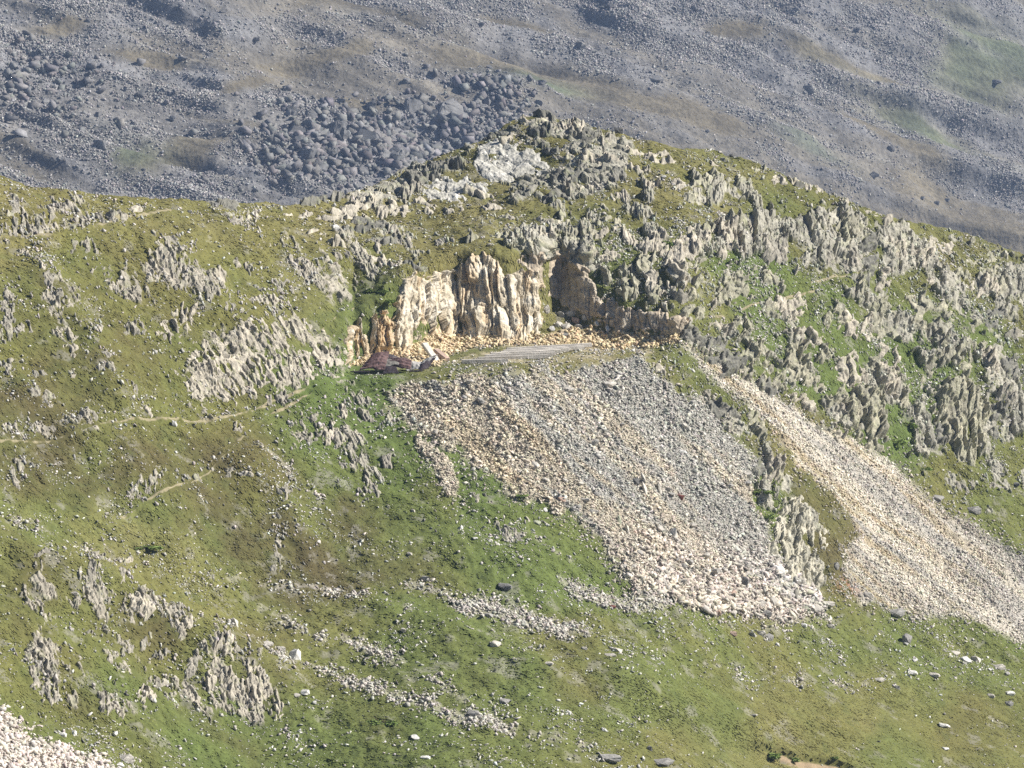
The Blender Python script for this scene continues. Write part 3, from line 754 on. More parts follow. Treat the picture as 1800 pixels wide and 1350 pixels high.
OUT_TOP = [   # plateau and ridge
    (562, 350, 70, 13, -8, 'd'), (628, 364, 54, 18, -6, 'l'), (650, 362, 22, 26, 0, 'b'), (692, 370, 56, 16, 0, 'l'), (648, 395, 74, 18, 4, 'd'), (690, 402, 22, 20, 20, 'b'), (706, 418, 30, 26, 20, 'f'), (624, 410, 46, 7, 0, 'd'), (670, 424, 56, 10, 4, 'd'),
    (556, 416, 28, 10, 0, 'l'), (586, 429, 40, 10, 22, 'l'), (605, 452, 46, 14, 18, 'f'), (655, 452, 36, 11, 10, 'l'), (680, 460, 36, 14, 15, 'F'), (640, 468, 40, 16, 8, 'f'), (615, 490, 56, 16, 15, 'f'), (706, 452, 16, 18, 0, 'F'), (735, 466, 40, 12, 25, 'd'), (664, 432, 10, 18, 0, 'F'),
    (760, 300, 104, 11, -8, 'd'), (740, 318, 60, 16, -14, 'd'), (722, 340, 40, 20, -16, 'b'), (800, 330, 96, 26, 10, 's'), (780, 348, 60, 18, 6, 's'), (838, 345, 40, 10, 8, 'l'), (775, 375, 74, 8, 4, 'l'), (868, 370, 40, 8, -2, 'l'), (815, 364, 26, 9, 0, 'l'), (640, 380, 36, 9, 0, 'l'), (745, 362, 40, 12, 10, 'l'),
    (715, 298, 40, 10, -25, 'd'), (835, 255, 34, 14, -25, 'd'), (880, 236, 70, 13, -16, 'd'), (942, 213, 66, 18, 6, 'l'), (960, 206, 40, 8, 4, 'd'), (1000, 222, 50, 20, 14, 'F'), (1042, 230, 36, 12, 0, 'd'), (905, 246, 50, 14, -12, 'l'), (950, 234, 46, 13, 0, 'd'),
    (1012, 250, 66, 20, -14, 'd'), (1062, 243, 24, 24, 0, 'b'), (1130, 270, 70, 13, 10, 'l'), (946, 252, 34, 12, -10, 'd'), (965, 262, 30, 14, 35, 'd'), (1015, 282, 70, 8, 4, 'l'), (1055, 290, 60, 10, 10, 'l'),
    (1038, 302, 52, 13, 6, 'd'), (1082, 312, 30, 18, 5, 'd'), (985, 313, 66, 18, -8, 'd'), (932, 338, 56, 13, -25, 'd'), (902, 354, 24, 12, -38, 'f'), (985, 347, 50, 11, -12, 'd'), (998, 336, 18, 18, 0, 'b'), (1042, 330, 56, 16, 10, 'F'), (1092, 342, 36, 16, 15, 'F'), (1058, 360, 40, 14, 0, 'c'),
    (1140, 325, 40, 14, 15, 'C'), (1188, 328, 26, 18, 0, 'C'), (1210, 345, 30, 16, 10, 'c'), (1120, 300, 40, 8, 5, 'l'), (1060, 388, 60, 14, 0, 'c'), (988, 378, 26, 14, 0, 'c'), (965, 388, 44, 8, 5, 'l'), (960, 418, 34, 16, 0, 'C'), (905, 385, 30, 12, 0, 'c'), (1015, 388, 40, 10, -5, 'c'),
    (1325, 292, 34, 14, 20, 'c'), (1362, 298, 30, 16, 20, 'c'), (1270, 310, 56, 8, 5, 'c'), (1292, 322, 40, 14, 10, 'c'), (1230, 322, 34, 12, 0, 'c'), (1405, 332, 16, 12, 0, 'd'), (1440, 320, 36, 12, 35, 'd'), (1482, 336, 28, 18, 35, 'd'), (1385, 318, 50, 16, 10, 'F'), (1425, 330, 34, 14, 15, 'F'), (1490, 362, 22, 18, 30, 'C'), (1540, 372, 40, 16, 20, 'l'), (1560, 388, 16, 14, -10, 'l'),
    (520, 380, 40, 8, 0, 'l'), (585, 385, 50, 8, 0, 'l'), (590, 372, 36, 8, 0, 'l'), (775, 420, 40, 8, 10, 'f'), (820, 425, 30, 10, 0, 'c'), (1245, 288, 40, 8, 8, 'l'), (1160, 284, 50, 8, 8, 'l'), (880, 385, 40, 6, 0, 'l')]
OUT_RIGHT = [  # the steep craggy flank right of the quarry
    (1215, 440, 44, 46, 0, 'C'), (1265, 432, 46, 56, 20, 'C'), (1240, 405, 30, 20, 10, 'c'), (1312, 412, 28, 18, 25, 'C'), (1300, 395, 60, 16, 20, 'c'), (1362, 440, 42, 40, 0, 'b'), (1390, 480, 14, 22, 0, 'C'), (1355, 490, 50, 20, 35, 'c'), (1292, 506, 54, 38, 10, 'c'), (1240, 470, 44, 30, 0, 'c'),
    (1222, 500, 30, 20, 0, 'c'), (1212, 556, 40, 20, 0, 'c'), (1350, 543, 26, 30, 0, 'c'), (1388, 535, 46, 42, 10, 'C'), (1432, 520, 10, 16, 0, 'c'), (1415, 593, 46, 28, 25, 'C'), (1460, 553, 30, 34, 0, 'c'), (1494, 572, 22, 56, -5, 'C'), (1515, 505, 14, 30, 0, 'c'), (1490, 462, 66, 26, 0, 'f'), (1500, 415, 44, 50, 0, 'c'), (1530, 450, 26, 64, 0, 'd'),
    (1553, 490, 24, 34, 0, 'C'), (1553, 560, 40, 66, 0, 'c'), (1528, 575, 20, 44, 0, 'C'), (1570, 622, 30, 54, 0, 'C'), (1618, 545, 34, 60, -8, 'c'), (1632, 506, 30, 36, -20, 'C'), (1590, 440, 74, 22, 25, 'F'), (1640, 458, 56, 22, 18, 'C'), (1654, 432, 46, 18, 15, 'F'), (1722, 445, 56, 28, 25, 'c'), (1682, 480, 40, 18, 15, 'c'), (1740, 478, 30, 18, 20, 'c'),
    (1760, 505, 34, 20, 0, 'c'), (1728, 505, 44, 26, 10, 'C'), (1748, 560, 30, 30, 0, 'd'), (1780, 568, 30, 24, 0, 'c'), (1780, 592, 26, 12, 0, 'b'), (1660, 548, 26, 26, 20, 'c'), (1714, 610, 34, 26, 20, 'c'), (1735, 645, 22, 50, -20, 'C'), (1776, 650, 24, 40, -20, 'd'), (1712, 570, 26, 16, 0, 'c'), (1680, 590, 26, 30, -15, 'c'),
    (1213, 594, 44, 30, 35, 'd'), (1245, 618, 40, 40, 30, 'd'), (1285, 640, 34, 40, 20, 'd'), (1325, 643, 54, 56, 25, 'c'), (1372, 677, 22, 40, 0, 'c'), (1346, 685, 30, 20, 25, 'd'), (1398, 650, 36, 54, -15, 'c'), (1430, 665, 26, 40, -15, 'c'), (1445, 700, 26, 36, 0, 'c'), (1412, 712, 40, 24, 40, 'C'), (1400, 615, 30, 30, 0, 'c'),
    (1497, 652, 42, 50, 0, 'C'), (1450, 620, 40, 20, 15, 'c'), (1562, 670, 28, 50, 0, 'C'), (1555, 700, 20, 34, 0, 'c'), (1590, 702, 18, 36, 0, 'c'), (1625, 680, 12, 40, 0, 'c'), (1665, 640, 60, 50, 10, 'c'), (1640, 600, 24, 40, 0, 'c'), (1748, 742, 16, 60, 0, 'd'), (1762, 705, 30, 22, 30, 'b'), (1655, 760, 14, 40, -20, 'd'),
    (1475, 745, 16, 50, 0, 'C'), (1445, 760, 24, 20, 0, 'c'), (1540, 640, 14, 30, 0, 'c'),
    (1085, 420, 66, 36, 0, 'C'), (1140, 470, 40, 36, 0, 'c'), (1092, 477, 34, 24, 0, 'c'), (1066, 492, 34, 22, 0, 'c'), (1150, 503, 44, 44, 0, 'C'), (1185, 492, 18, 34, 0, 'C'), (1190, 455, 44, 44, 0, 'C'), (1150, 432, 44, 30, 0, 'C'), (1020, 410, 54, 16, 0, 'c'), (1005, 432, 40, 12, 0, 'c'), (880, 420, 34, 10, 0, 'c'), (1110, 500, 40, 22, 0, 'c'),
    (1168, 528, 50, 40, 0, 'c'), (1190, 530, 24, 20, 20, 'b'), (1120, 520, 50, 18, 15, 'c'), (1205, 525, 18, 14, 0, 'c'), (1232, 545, 30, 20, 0, 'C'), (1268, 575, 34, 20, 25, 'C'), (1300, 585, 34, 34, 0, 'c'), (1265, 525, 24, 26, 0, 'c'), (1330, 610, 40, 20, 30, 'c'), (1060, 450, 40, 18, 0, 'C'), (935, 440, 40, 14, 0, 'c'), (1040, 465, 30, 16, 0, 'c'),
    (1268, 722, 56, 22, 30, 'd'), (1325, 745, 24, 34, 0, 'c'), (1334, 765, 18, 26, 0, 'c'), (1352, 828, 16, 34, 0, 'C'), (1366, 822, 14, 40, 0, 'C'), (1335, 825, 20, 20, 0, 'd'), (1245, 700, 30, 22, 0, 'f'), (1165, 648, 24, 14, 30, 'l'), (1290, 760, 24, 12, 35, 'f'), (1700, 850, 40, 14, 10, 'f'), (1755, 850, 40, 12, 10, 'f')]

ZONES = [('left', OUT_LEFT, 'rock outcrops on the slope left of the quarry'), ('mid', OUT_MID, 'rock outcrops on the grass below the footpath'),
         ('top', OUT_TOP, 'rock ledges on the plateau and ridge'), ('right', OUT_RIGHT, 'crags on the flank right of the quarry')]


def zone_phrase(z, u, v):
    if z == 'left':
        if v < 420: return 'on the upper track below the left skyline'
        if v < 490: return 'high on turf left of the quarry'
        if v < 620: return 'mid-slope, far left of the rusty heap' if u < 210 else 'on mid slope above the stony bank'
        return 'low on the brown slope above the footpath'
    if z == 'mid':
        if v < 800: return 'on green grass between footpath and spoil heap'
        if v < 890 and u < 460: return 'beside the lower footpath'
        if u > 460 and v < 1000: return 'on grass left of the spoil heap foot'
        if v < 1100: return 'on the lower left grass, upper rocks'
        if u < 230: return 'above the lower left corner scree'
        return 'on the lowest left grass knoll'
    if z == 'top':
        if u < 735 and v > 335: return 'on the left plateau behind the quarry'
        if u < 890 and v > 335: return 'on straw turf before the white slabs'
        if v < 262 and u < 1110: return 'on the summit ridge crest'
        if u < 870: return 'around the white slabs of the knoll'
        if u < 1110: return 'below the summit crest'
        if u < 1260: return 'on the grassy shoulder right of the summit'
        return 'along the right skyline ridge'
    if v < 480 and u < 1110: return 'above the shaded quarry wall'
    if v < 480 and u < 1340: return 'on the upper right flank'
    if u < 1110 or (u < 1240 and v < 560): return 'on turf over the lower shaded wall'
    if u < 1200: return 'beside the top of the spoil heap'
    if u < 1345 and v > 690: return 'along the right edge of the spoil heap'
    if u < 1380 and v > 690: return 'at the head of the lichen buttress'
    if u < 1345 and v < 590: return 'on green turf right of the quarry'
    if u < 1470 and v > 580: return 'along the top of the right scree'
    if u < 1470: return 'on green grass of the right flank'
    if v < 480: return 'near the upper right skyline'
    if u < 1600 and v < 600: return 'in the middle of the steep right flank'
    if u < 1600: return 'above the columned right buttress'
    if v < 620: return 'at the upper right edge'
    return 'around the tall striped cliff at right'


ORD = ['', 'first', 'second', 'third', 'fourth', 'fifth', 'sixth', 'seventh', 'eighth', 'ninth', 'tenth', 'eleventh', 'twelfth']


def shape_word(w_, h_):
    return 'long' if w_ > 2.2 * h_ else ('tall' if h_ > 1.35 * w_ else ('broad' if w_ * h_ > 1400 else ('small' if w_ * h_ < 420 else 'squat')))


print('outcrops')
SHADOW_ROCK = []
for z, lst, grp in ZONES:
    keyed = {}
    for it in lst:
        u, v, w_, h_, a, sty = it
        ph = zone_phrase(z, u, v)
        keyed.setdefault((ADJ[sty], shape_word(w_, h_), ph), []).append(it)
    for (adj, sh, ph), its in keyed.items():
        its.sort(key=lambda q: q[0])
        for k, (u, v, w_, h_, a, sty) in enumerate(its):
            n = len(its)
            od = '' if n == 1 else (', leftmost of %d' % n if k == 0 else (', rightmost of %d' % n if k == n - 1 else ', %s from left' % ORD[min(k + 1, 12)]))
            kind = 'ledge' if sty in 'ld' and w_ > h_ else ('slab' if sty == 's' else 'outcrop')
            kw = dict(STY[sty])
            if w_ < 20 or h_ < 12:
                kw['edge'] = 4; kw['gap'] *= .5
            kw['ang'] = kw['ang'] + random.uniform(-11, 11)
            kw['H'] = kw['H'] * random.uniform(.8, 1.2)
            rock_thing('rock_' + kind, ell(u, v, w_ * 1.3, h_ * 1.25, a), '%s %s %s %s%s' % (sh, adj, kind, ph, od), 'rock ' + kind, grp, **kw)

# ---- the large faces, each drawn from its outline
BIG = [
    ('rock_bank', [(338, 600), (400, 575), (432, 560), (470, 572), (505, 560), (540, 556), (565, 590), (600, 610), (608, 648), (585, 660), (540, 672), (500, 690), (455, 685), (420, 715), (375, 712), (345, 725), (328, 690), (322, 650)],
     'long stony bank of pale bladed rock directly above the footpath, left of the rusty heap', 'rock bank', dict(pal='pale', ca=.25, cb=.95, ang=-32, H=.24, gap=.4, tilt=.9, edge=14, wob=14, sink=.18)),
    ('quarry_face', [(748, 592), (738, 560), (752, 520), (757, 478), (790, 474), (812, 462), (835, 446), (862, 448), (880, 464), (886, 484), (905, 476), (936, 476), (948, 505), (951, 560), (946, 598), (905, 604), (860, 598), (800, 590)],
     'tall sunlit cream and orange ribbed quarry face above the stacked beams', 'quarry face', dict(pal='cream', ca=.7, cb=3.0, ang=-3, H=.8, gap=0, tilt=1.1, edge=9, stain=.26, crk=.14, step=.6, wn=.9, wu=.15, wob=4, warp=.015, fa=.33, fb=.5, fh=.42, bigw=.15, fine=.02)),
    ('rock_pillar', [(686, 612), (694, 570), (694, 530), (704, 484), (722, 480), (748, 484), (765, 500), (778, 540), (778, 560), (760, 556), (738, 575), (730, 612), (716, 622)],
     'leaning cream slab pillar at the left end of the sunlit quarry face', 'rock pillar', dict(pal='cream', ca=.62, cb=4.5, ang=4, H=.8, gap=0, tilt=.9, fh=.3, edge=8, stain=.3, step=.6, wn=.9, wu=.2, warp=.02, fa=.3, fb=.4, bigw=.15)),
    ('broken_rock_rib', [(600, 640), (600, 600), (612, 575), (640, 562), (668, 548), (694, 556), (690, 600), (684, 622), (655, 628), (636, 636), (620, 640)],
     'broken ochre ribs and white block behind the rusty sheet-metal heap', 'rock ribs', dict(pal='ochre', ca=.4, cb=2.2, ang=-3, H=1.0, gap=.14, tilt=1.0, edge=8, warp=.06, stain=.35, step=.6, wn=.8, wu=.2)),
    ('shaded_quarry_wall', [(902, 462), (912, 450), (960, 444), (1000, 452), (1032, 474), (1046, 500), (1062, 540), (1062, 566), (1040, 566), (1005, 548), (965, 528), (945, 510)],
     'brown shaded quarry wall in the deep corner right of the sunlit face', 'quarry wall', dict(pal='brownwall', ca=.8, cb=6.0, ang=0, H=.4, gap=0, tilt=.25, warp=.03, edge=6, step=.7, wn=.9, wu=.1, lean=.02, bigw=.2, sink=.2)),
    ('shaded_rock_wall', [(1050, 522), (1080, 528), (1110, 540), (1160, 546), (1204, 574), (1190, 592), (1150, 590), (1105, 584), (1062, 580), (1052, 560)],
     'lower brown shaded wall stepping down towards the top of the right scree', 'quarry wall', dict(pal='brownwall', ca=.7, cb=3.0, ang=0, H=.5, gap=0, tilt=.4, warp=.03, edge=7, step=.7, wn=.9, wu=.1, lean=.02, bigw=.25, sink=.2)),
    ('bare_rock_slab', [(828, 292), (842, 255), (870, 248), (905, 254), (945, 268), (966, 280), (960, 296), (925, 308), (892, 326), (868, 320), (848, 318)],
     'large bare whitish slab on the knoll below the summit ridge', 'rock slab', dict(STY['s'], H=.22, edge=8)),
    ('rock_buttress', [(1468, 690), (1490, 672), (1520, 690), (1548, 684), (1556, 730), (1553, 790), (1540, 806), (1512, 782), (1488, 752)],
     'columned grey-green buttress reaching down to the upper edge of the right scree', 'rock buttress', dict(STY['c'], cb=2.0, H=.95, gap=.1, edge=10)),
    ('striped_cliff', [(1640, 722), (1650, 676), (1690, 664), (1715, 690), (1738, 720), (1738, 770), (1722, 812), (1706, 822), (1688, 814), (1664, 770)],
     'tall striped grey cliff of upright columns at the far right', 'cliff', dict(STY['c'], pal='lichen', ca=.5, cb=2.6, H=1.05, gap=.06, edge=10, tilt=.9, warp=.07)),
    ('lichen_buttress', [(1362, 910), (1380, 885), (1398, 868), (1412, 895), (1425, 930), (1446, 918), (1451, 955), (1440, 975), (1425, 972), (1436, 1010), (1438, 1050), (1416, 1056), (1392, 1046), (1376, 1000), (1352, 965)],
     'yellow-green lichened buttress standing between the two screes', 'rock buttress', dict(STY['c'], pal='lichpale', ca=.5, cb=2.4, H=.55, gap=.22, edge=8, ang=-8, warp=.07)),
]
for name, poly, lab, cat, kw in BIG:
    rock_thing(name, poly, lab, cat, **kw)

# ------------------------------------------------------------------ STONES
import bmesh


def hull(seed, n=13, flat=1.0, elong=1.0):
    r = np.random.default_rng(seed)
    q = r.normal(size=(n, 3)); q /= np.linalg.norm(q, axis=1, keepdims=True)
    q *= r.uniform(.75, 1.1, (n, 1))
    q = np.sign(q) * np.abs(q) ** .8
    q *= np.array([elong, 1, flat])
    bm = bmesh.new()
    for c in q: bm.verts.new(c)
    bmesh.ops.convex_hull(bm, input=bm.verts[:])
    loose = [x for x in bm.verts if not x.link_faces]
    bmesh.ops.delete(bm, geom=loose, context='VERTS')
    bmesh.ops.triangulate(bm, faces=bm.faces[:])
    bm.verts.index_update()
    V = np.array([x.co[:] for x in bm.verts]); F = np.array([[x.index for x in f.verts] for f in bm.faces])
    bm.free()
    V /= np.abs(V).max(0)[None] * np.array([1, 1, 1])
    return V, F


def boulder_mesh(name, seed, mat, n=18, flat=.8, elong=1.2, sub=2):
    """angular boulder with worn edges and a rough skin"""
    V, F = hull(seed, n, 1, 1)
    bm = bmesh.new()
    vs = [bm.verts.new(c) for c in V]
    for f in F: bm.faces.new([vs[i] for i in f])
    bmesh.ops.dissolve_limit(bm, angle_limit=R(12), verts=bm.verts[:], edges=bm.edges[:])
    bmesh.ops.bevel(bm, geom=bm.edges[:], offset=.10, segments=2, affect='EDGES', clamp_overlap=True)
    bmesh.ops.triangulate(bm, faces=bm.faces[:])
    for k in range(sub):
        bmesh.ops.subdivide_edges(bm, edges=[e for e in bm.edges if e.calc_length() > .25], cuts=1, use_grid_fill=True)
    bmesh.ops.triangulate(bm, faces=bm.faces[:])
    co = np.array([x.co[:] for x in bm.verts])
    dsp = fbm(co * 2.2 + seed, 4, seed) * .11
    for x, dd in zip(bm.verts, dsp):
        x.co = x.co * (1 + float(dd))
        x.co.x *= elong; x.co.z *= flat
    me = bpy.data.meshes.new(name); bm.to_mesh(me); bm.free()
    me.materials.append(mat)
    return me


def rotmats(n, tilt=1.0):
    a = rng.uniform(0, 2 * np.pi, n); b = rng.normal(0, .5 * tilt, n); c = rng.normal(0, .5 * tilt, n)
    ca, sa, cb, sb, cc, sc = np.cos(a), np.sin(a), np.cos(b), np.sin(b), np.cos(c), np.sin(c)
    z0 = np.zeros(n); o1 = np.ones(n)
    Rz = np.stack([np.stack([ca, -sa, z0], -1), np.stack([sa, ca, z0], -1), np.stack([z0, z0, o1], -1)], 1)
    Rx = np.stack([np.stack([o1, z0, z0], -1), np.stack([z0, cb, -sb], -1), np.stack([z0, sb, cb], -1)], 1)
    Ry = np.stack([np.stack([cc, z0, sc], -1), np.stack([z0, o1, z0], -1), np.stack([-sc, z0, cc], -1)], 1)
    return Rx @ Ry @ Rz


TEMPL = [hull(100 + i, 8 + i % 4) for i in range(16)]


def stone_heap(name, P, size, tint, mat, label, flat=(.45, .9), elong=(1.0, 1.7), tilt=1.0, sink=.1, kind='stuff', lean=None):
    """many loose stones as one mass"""
    n = len(P)
    which = rng.integers(0, len(TEMPL), n)
    S = np.stack([size * rng.uniform(*elong, n), size, size * rng.uniform(*flat, n)], -1) * .5
    RM = rotmats(n, tilt)
    if lean is not None:
        c_, s_l = math.cos(lean), math.sin(lean)
        RM = np.array([[c_, 0, s_l], [0, 1, 0], [-s_l, 0, c_]])[None] @ RM
    Vs, Fs, Cs = [], [], []
    off = 0
    for k, (tv, tf) in enumerate(TEMPL):
        i = np.where(which == k)[0]
        if not len(i): continue
        v = tv[None] * S[i][:, None]
        v = np.einsum('nij,nkj->nki', RM[i], v) + P[i][:, None]
        v[..., 2] += (S[i][:, 2] * (1 - 2 * sink))[:, None]
        Vs.append(v.reshape(-1, 3)); Cs.append(np.repeat(tint[i], len(tv), 0))
        Fs.append((tf[None] + (off + np.arange(len(i)) * len(tv))[:, None, None]).reshape(-1, 3))
        off += len(i) * len(tv)
    me = mesh_from(name, np.concatenate(Vs), np.concatenate(Fs), np.concatenate(Cs), mat)
    return link(name, me, kind=kind, label=label)


# scatter by true ground area
def cell_area(P):
    a = np.cross(P[1:, :-1] - P[:-1, :-1], P[:-1, 1:] - P[:-1, :-1])
    return np.linalg.norm(a, axis=-1)


HA = cell_area(HP)
seen = ((HU > -60) & (HU < 1860) & (HV < 1420))[:-1, :-1]


def scatter(mask, n, area=None):
    wgt = (mask[:-1, :-1] * (HA if area is None else area) * seen).ravel()
    c = np.searchsorted(np.cumsum(wgt), rng.random(n) * wgt.sum())
    c = np.clip(c, 0, wgt.size - 1)
    j, i = np.divmod(c, HA.shape[1])
    u = hu[i] + rng.random(n) * US
    v = HV[j, i] + rng.random(n) * (HV[np.minimum(j + 1, NR - 1), i] - HV[j, i])
    return u, v


def psize(n, lo, hi, k=2.2):
    """power-law stone sizes"""
    q = rng.random(n)
    return (lo ** (1 - k) + q * (hi ** (1 - k) - lo ** (1 - k))) ** (1 / (1 - k))


def shade_var(c, amt=.16):
    n = len(c)
    return np.clip(c * (1 + rng.normal(0, amt, (n, 1))) * (1 + rng.normal(0, .03, (n, 3))), .03, .85)


print('stones')
# main spoil heap: coarser towards the foot
u, v = scatter(HM['scree'] ** 2, 100000)
sz = psize(len(u), .07, .40, 2.5) * (1 + .9 * smooth(v, 930, 1060)) * np.where(fbm(p2(u / 30, v / 60), 2, 5) > .1, 1.15, .85)
thin = rng.random(len(u)) < .62 + .38 * smooth(v - 600 + (u - 700) * .3, 30, 160)
u, v, sz = u[thin], v[thin], sz[thin]
P = ground(u, v)
stone_heap('spoil_heap_stones', P, sz, shade_var(scree_tint(u, v, P) * 1.1, .26), M_STONE, 'quarry spoil heap of cream and grey broken stone spilling below the bench', flat=(.28, .7), elong=(1.0, 2.0))
u, v = scatter(HM['rscree'] * (.35 + .65 * smooth(fbm(p2(HU / 30, HV / 30), 3, 7), -.3, .3)), 42000)
P = ground(u, v)
stone_heap('side_scree_stones', P, psize(len(u), .07, .30, 2.6), shade_var(rscree_tint(u, v, P) * 1.08, .16), M_STONE, 'long pale fine-grained scree running down to the right edge')
u, v = scatter(HM['lscree'], 7000); P = ground(u, v)
stone_heap('corner_scree_stones', P, psize(len(u), .13, .55, 2.8), shade_var(np.tile([.58, .525, .465], (len(u), 1)), .14), M_STONE, 'pale pinkish scree in the lower left corner')
u, v = scatter(np.clip(blur(HM['mid'], 4), 0, 1) ** 1.3 * (.3 + smooth(fbm(HP / 1.3, 3, 171), -.3, .4)), 7500); P = ground(u, v)
stone_heap('strewn_stone_bands', P, psize(len(u), .08, .40, 2.4), shade_var(np.tile([.46, .43, .38], (len(u), 1)), .18), M_STONE, 'bands of loose pale stones strewn across the lower meadow')
u, v = scatter(HM['talus'], 7000); P = ground(u, v)
stone_heap('quarry_rubble', P, psize(len(u), .10, .5, 2.6), shade_var(np.tile([.60, .49, .32], (len(u), 1)), .2), M_STONE, 'cream rubble lying at the foot of the sunlit quarry face')
# stones that have rolled clear of the screes
fr = np.maximum.reduce([np.clip(blur(HM[k], 9) * 1.6, 0, 1) * (1 - HM[k]) for k in ('scree', 'rscree', 'lscree')]) * (.25 + smooth(fbm(HP / 1.2, 3, 175), -.1, .4)) * (1 - bench_w)
u, v = scatter(fr, 5500); P = ground(u, v)
stone_heap('rolled_stones', P, psize(len(u), .08, .42, 2.3), shade_var(np.tile([.45, .41, .35], (len(u), 1)), .2), M_STONE, 'stray stones rolled onto the turf round the scree margins', flat=(.35, .8), sink=.2)
# stones loose in the turf
dens = (1 - np.maximum.reduce([HM[k] for k in HM])) * (.08 + smooth(fbm(HP / 4.0, 4, 131), .05, .6) * 1.1 + .9 * smooth(fbm(HP / 1.5 + 7, 3, 132), .35, .7))
dens *= 1 + 1.4 * np.exp(-(((HU - 1300) / 170) ** 2 + ((HV - 1130) / 45) ** 2)) + 1.2 * np.exp(-(((HU - 1020) / 130) ** 2 + ((HV - 1235) / 40) ** 2)) + .8 * smooth(HV, 1220, 1300) * (HU < 620) + 1.2 * np.exp(-(((HU - 1740) / 80) ** 2 + ((HV - 830) / 60) ** 2))
dens *= 1 - .9 * smooth(HU, 1050, 1200) * smooth(HV, 1190, 1230)
dens *= 1 + 1.0 * smooth(HU, 1000, 1150) * (1 - smooth(HV, 800, 860))
dens *= (1 - .7 * ROCKM)
u, v = scatter(dens, 36000); P = ground(u, v)
stone_heap('loose_turf_stones', P, psize(len(u), .07, .34, 2.5), shade_var(np.tile([.50, .48, .435], (len(u), 1)), .22), M_STONE, 'small pale stones scattered all over the grass slopes', flat=(.3, .7))

# thin upright blades of bedrock that pierce the turf around the outcrops
ow_ = np.zeros(GU.shape)
for z, lst, grp in ZONES:
    for (u, v, w_, h_, a, sty) in lst:
        ow_ += (.25 if z == 'top' else 1) * np.exp(-(((GU - u) / (w_ * .8 + 9)) ** 2 + ((GV - v) / (h_ * .8 + 9)) ** 2))
OWD = bil(np.clip(ow_, 0, 1.5), HU, HV, gu[0], gv[0], GS)
nm_ = smooth(fbm(HP / np.array([1.6, 1.6, 3.0]), 3, 161), .0, .45)
bmask = (1 - np.maximum.reduce([HM[k] for k in HM])) * (1 - bench_w) * nm_ * (OWD + .05 * (HV < 1000) + .35 * smooth(HU, 1180, 1300) * smooth(1000 - HV, 100, 250) + .5 * np.exp(-(((HU - 470) / 110) ** 2 + ((HV - 640) / 60) ** 2)))
u, v = scatter(bmask, 8000); P = ground(u, v)
tn_ = np.where((u < 640)[:, None] | (v > 900)[:, None], np.array([.37, .35, .32])[None], np.array([.33, .33, .275])[None])
lf_ = u < 640
for sel_, ln_, nm, lab in ((lf_, .30, 'bedrock_blades', 'thin grey blades of bedrock piercing the turf on the left slope'), (~lf_, .06, 'bedrock_stumps', 'small grey stumps of bedrock piercing the turf right of the quarry')):
    stone_heap(nm, P[sel_], psize(int(sel_.sum()), .10, .34, 2.2), shade_var(tn_[sel_] * 1.1, .24), M_STONE, lab, flat=(.8, 2.0), elong=(.6, 1.2), tilt=.3, sink=.22, lean=-ln_)

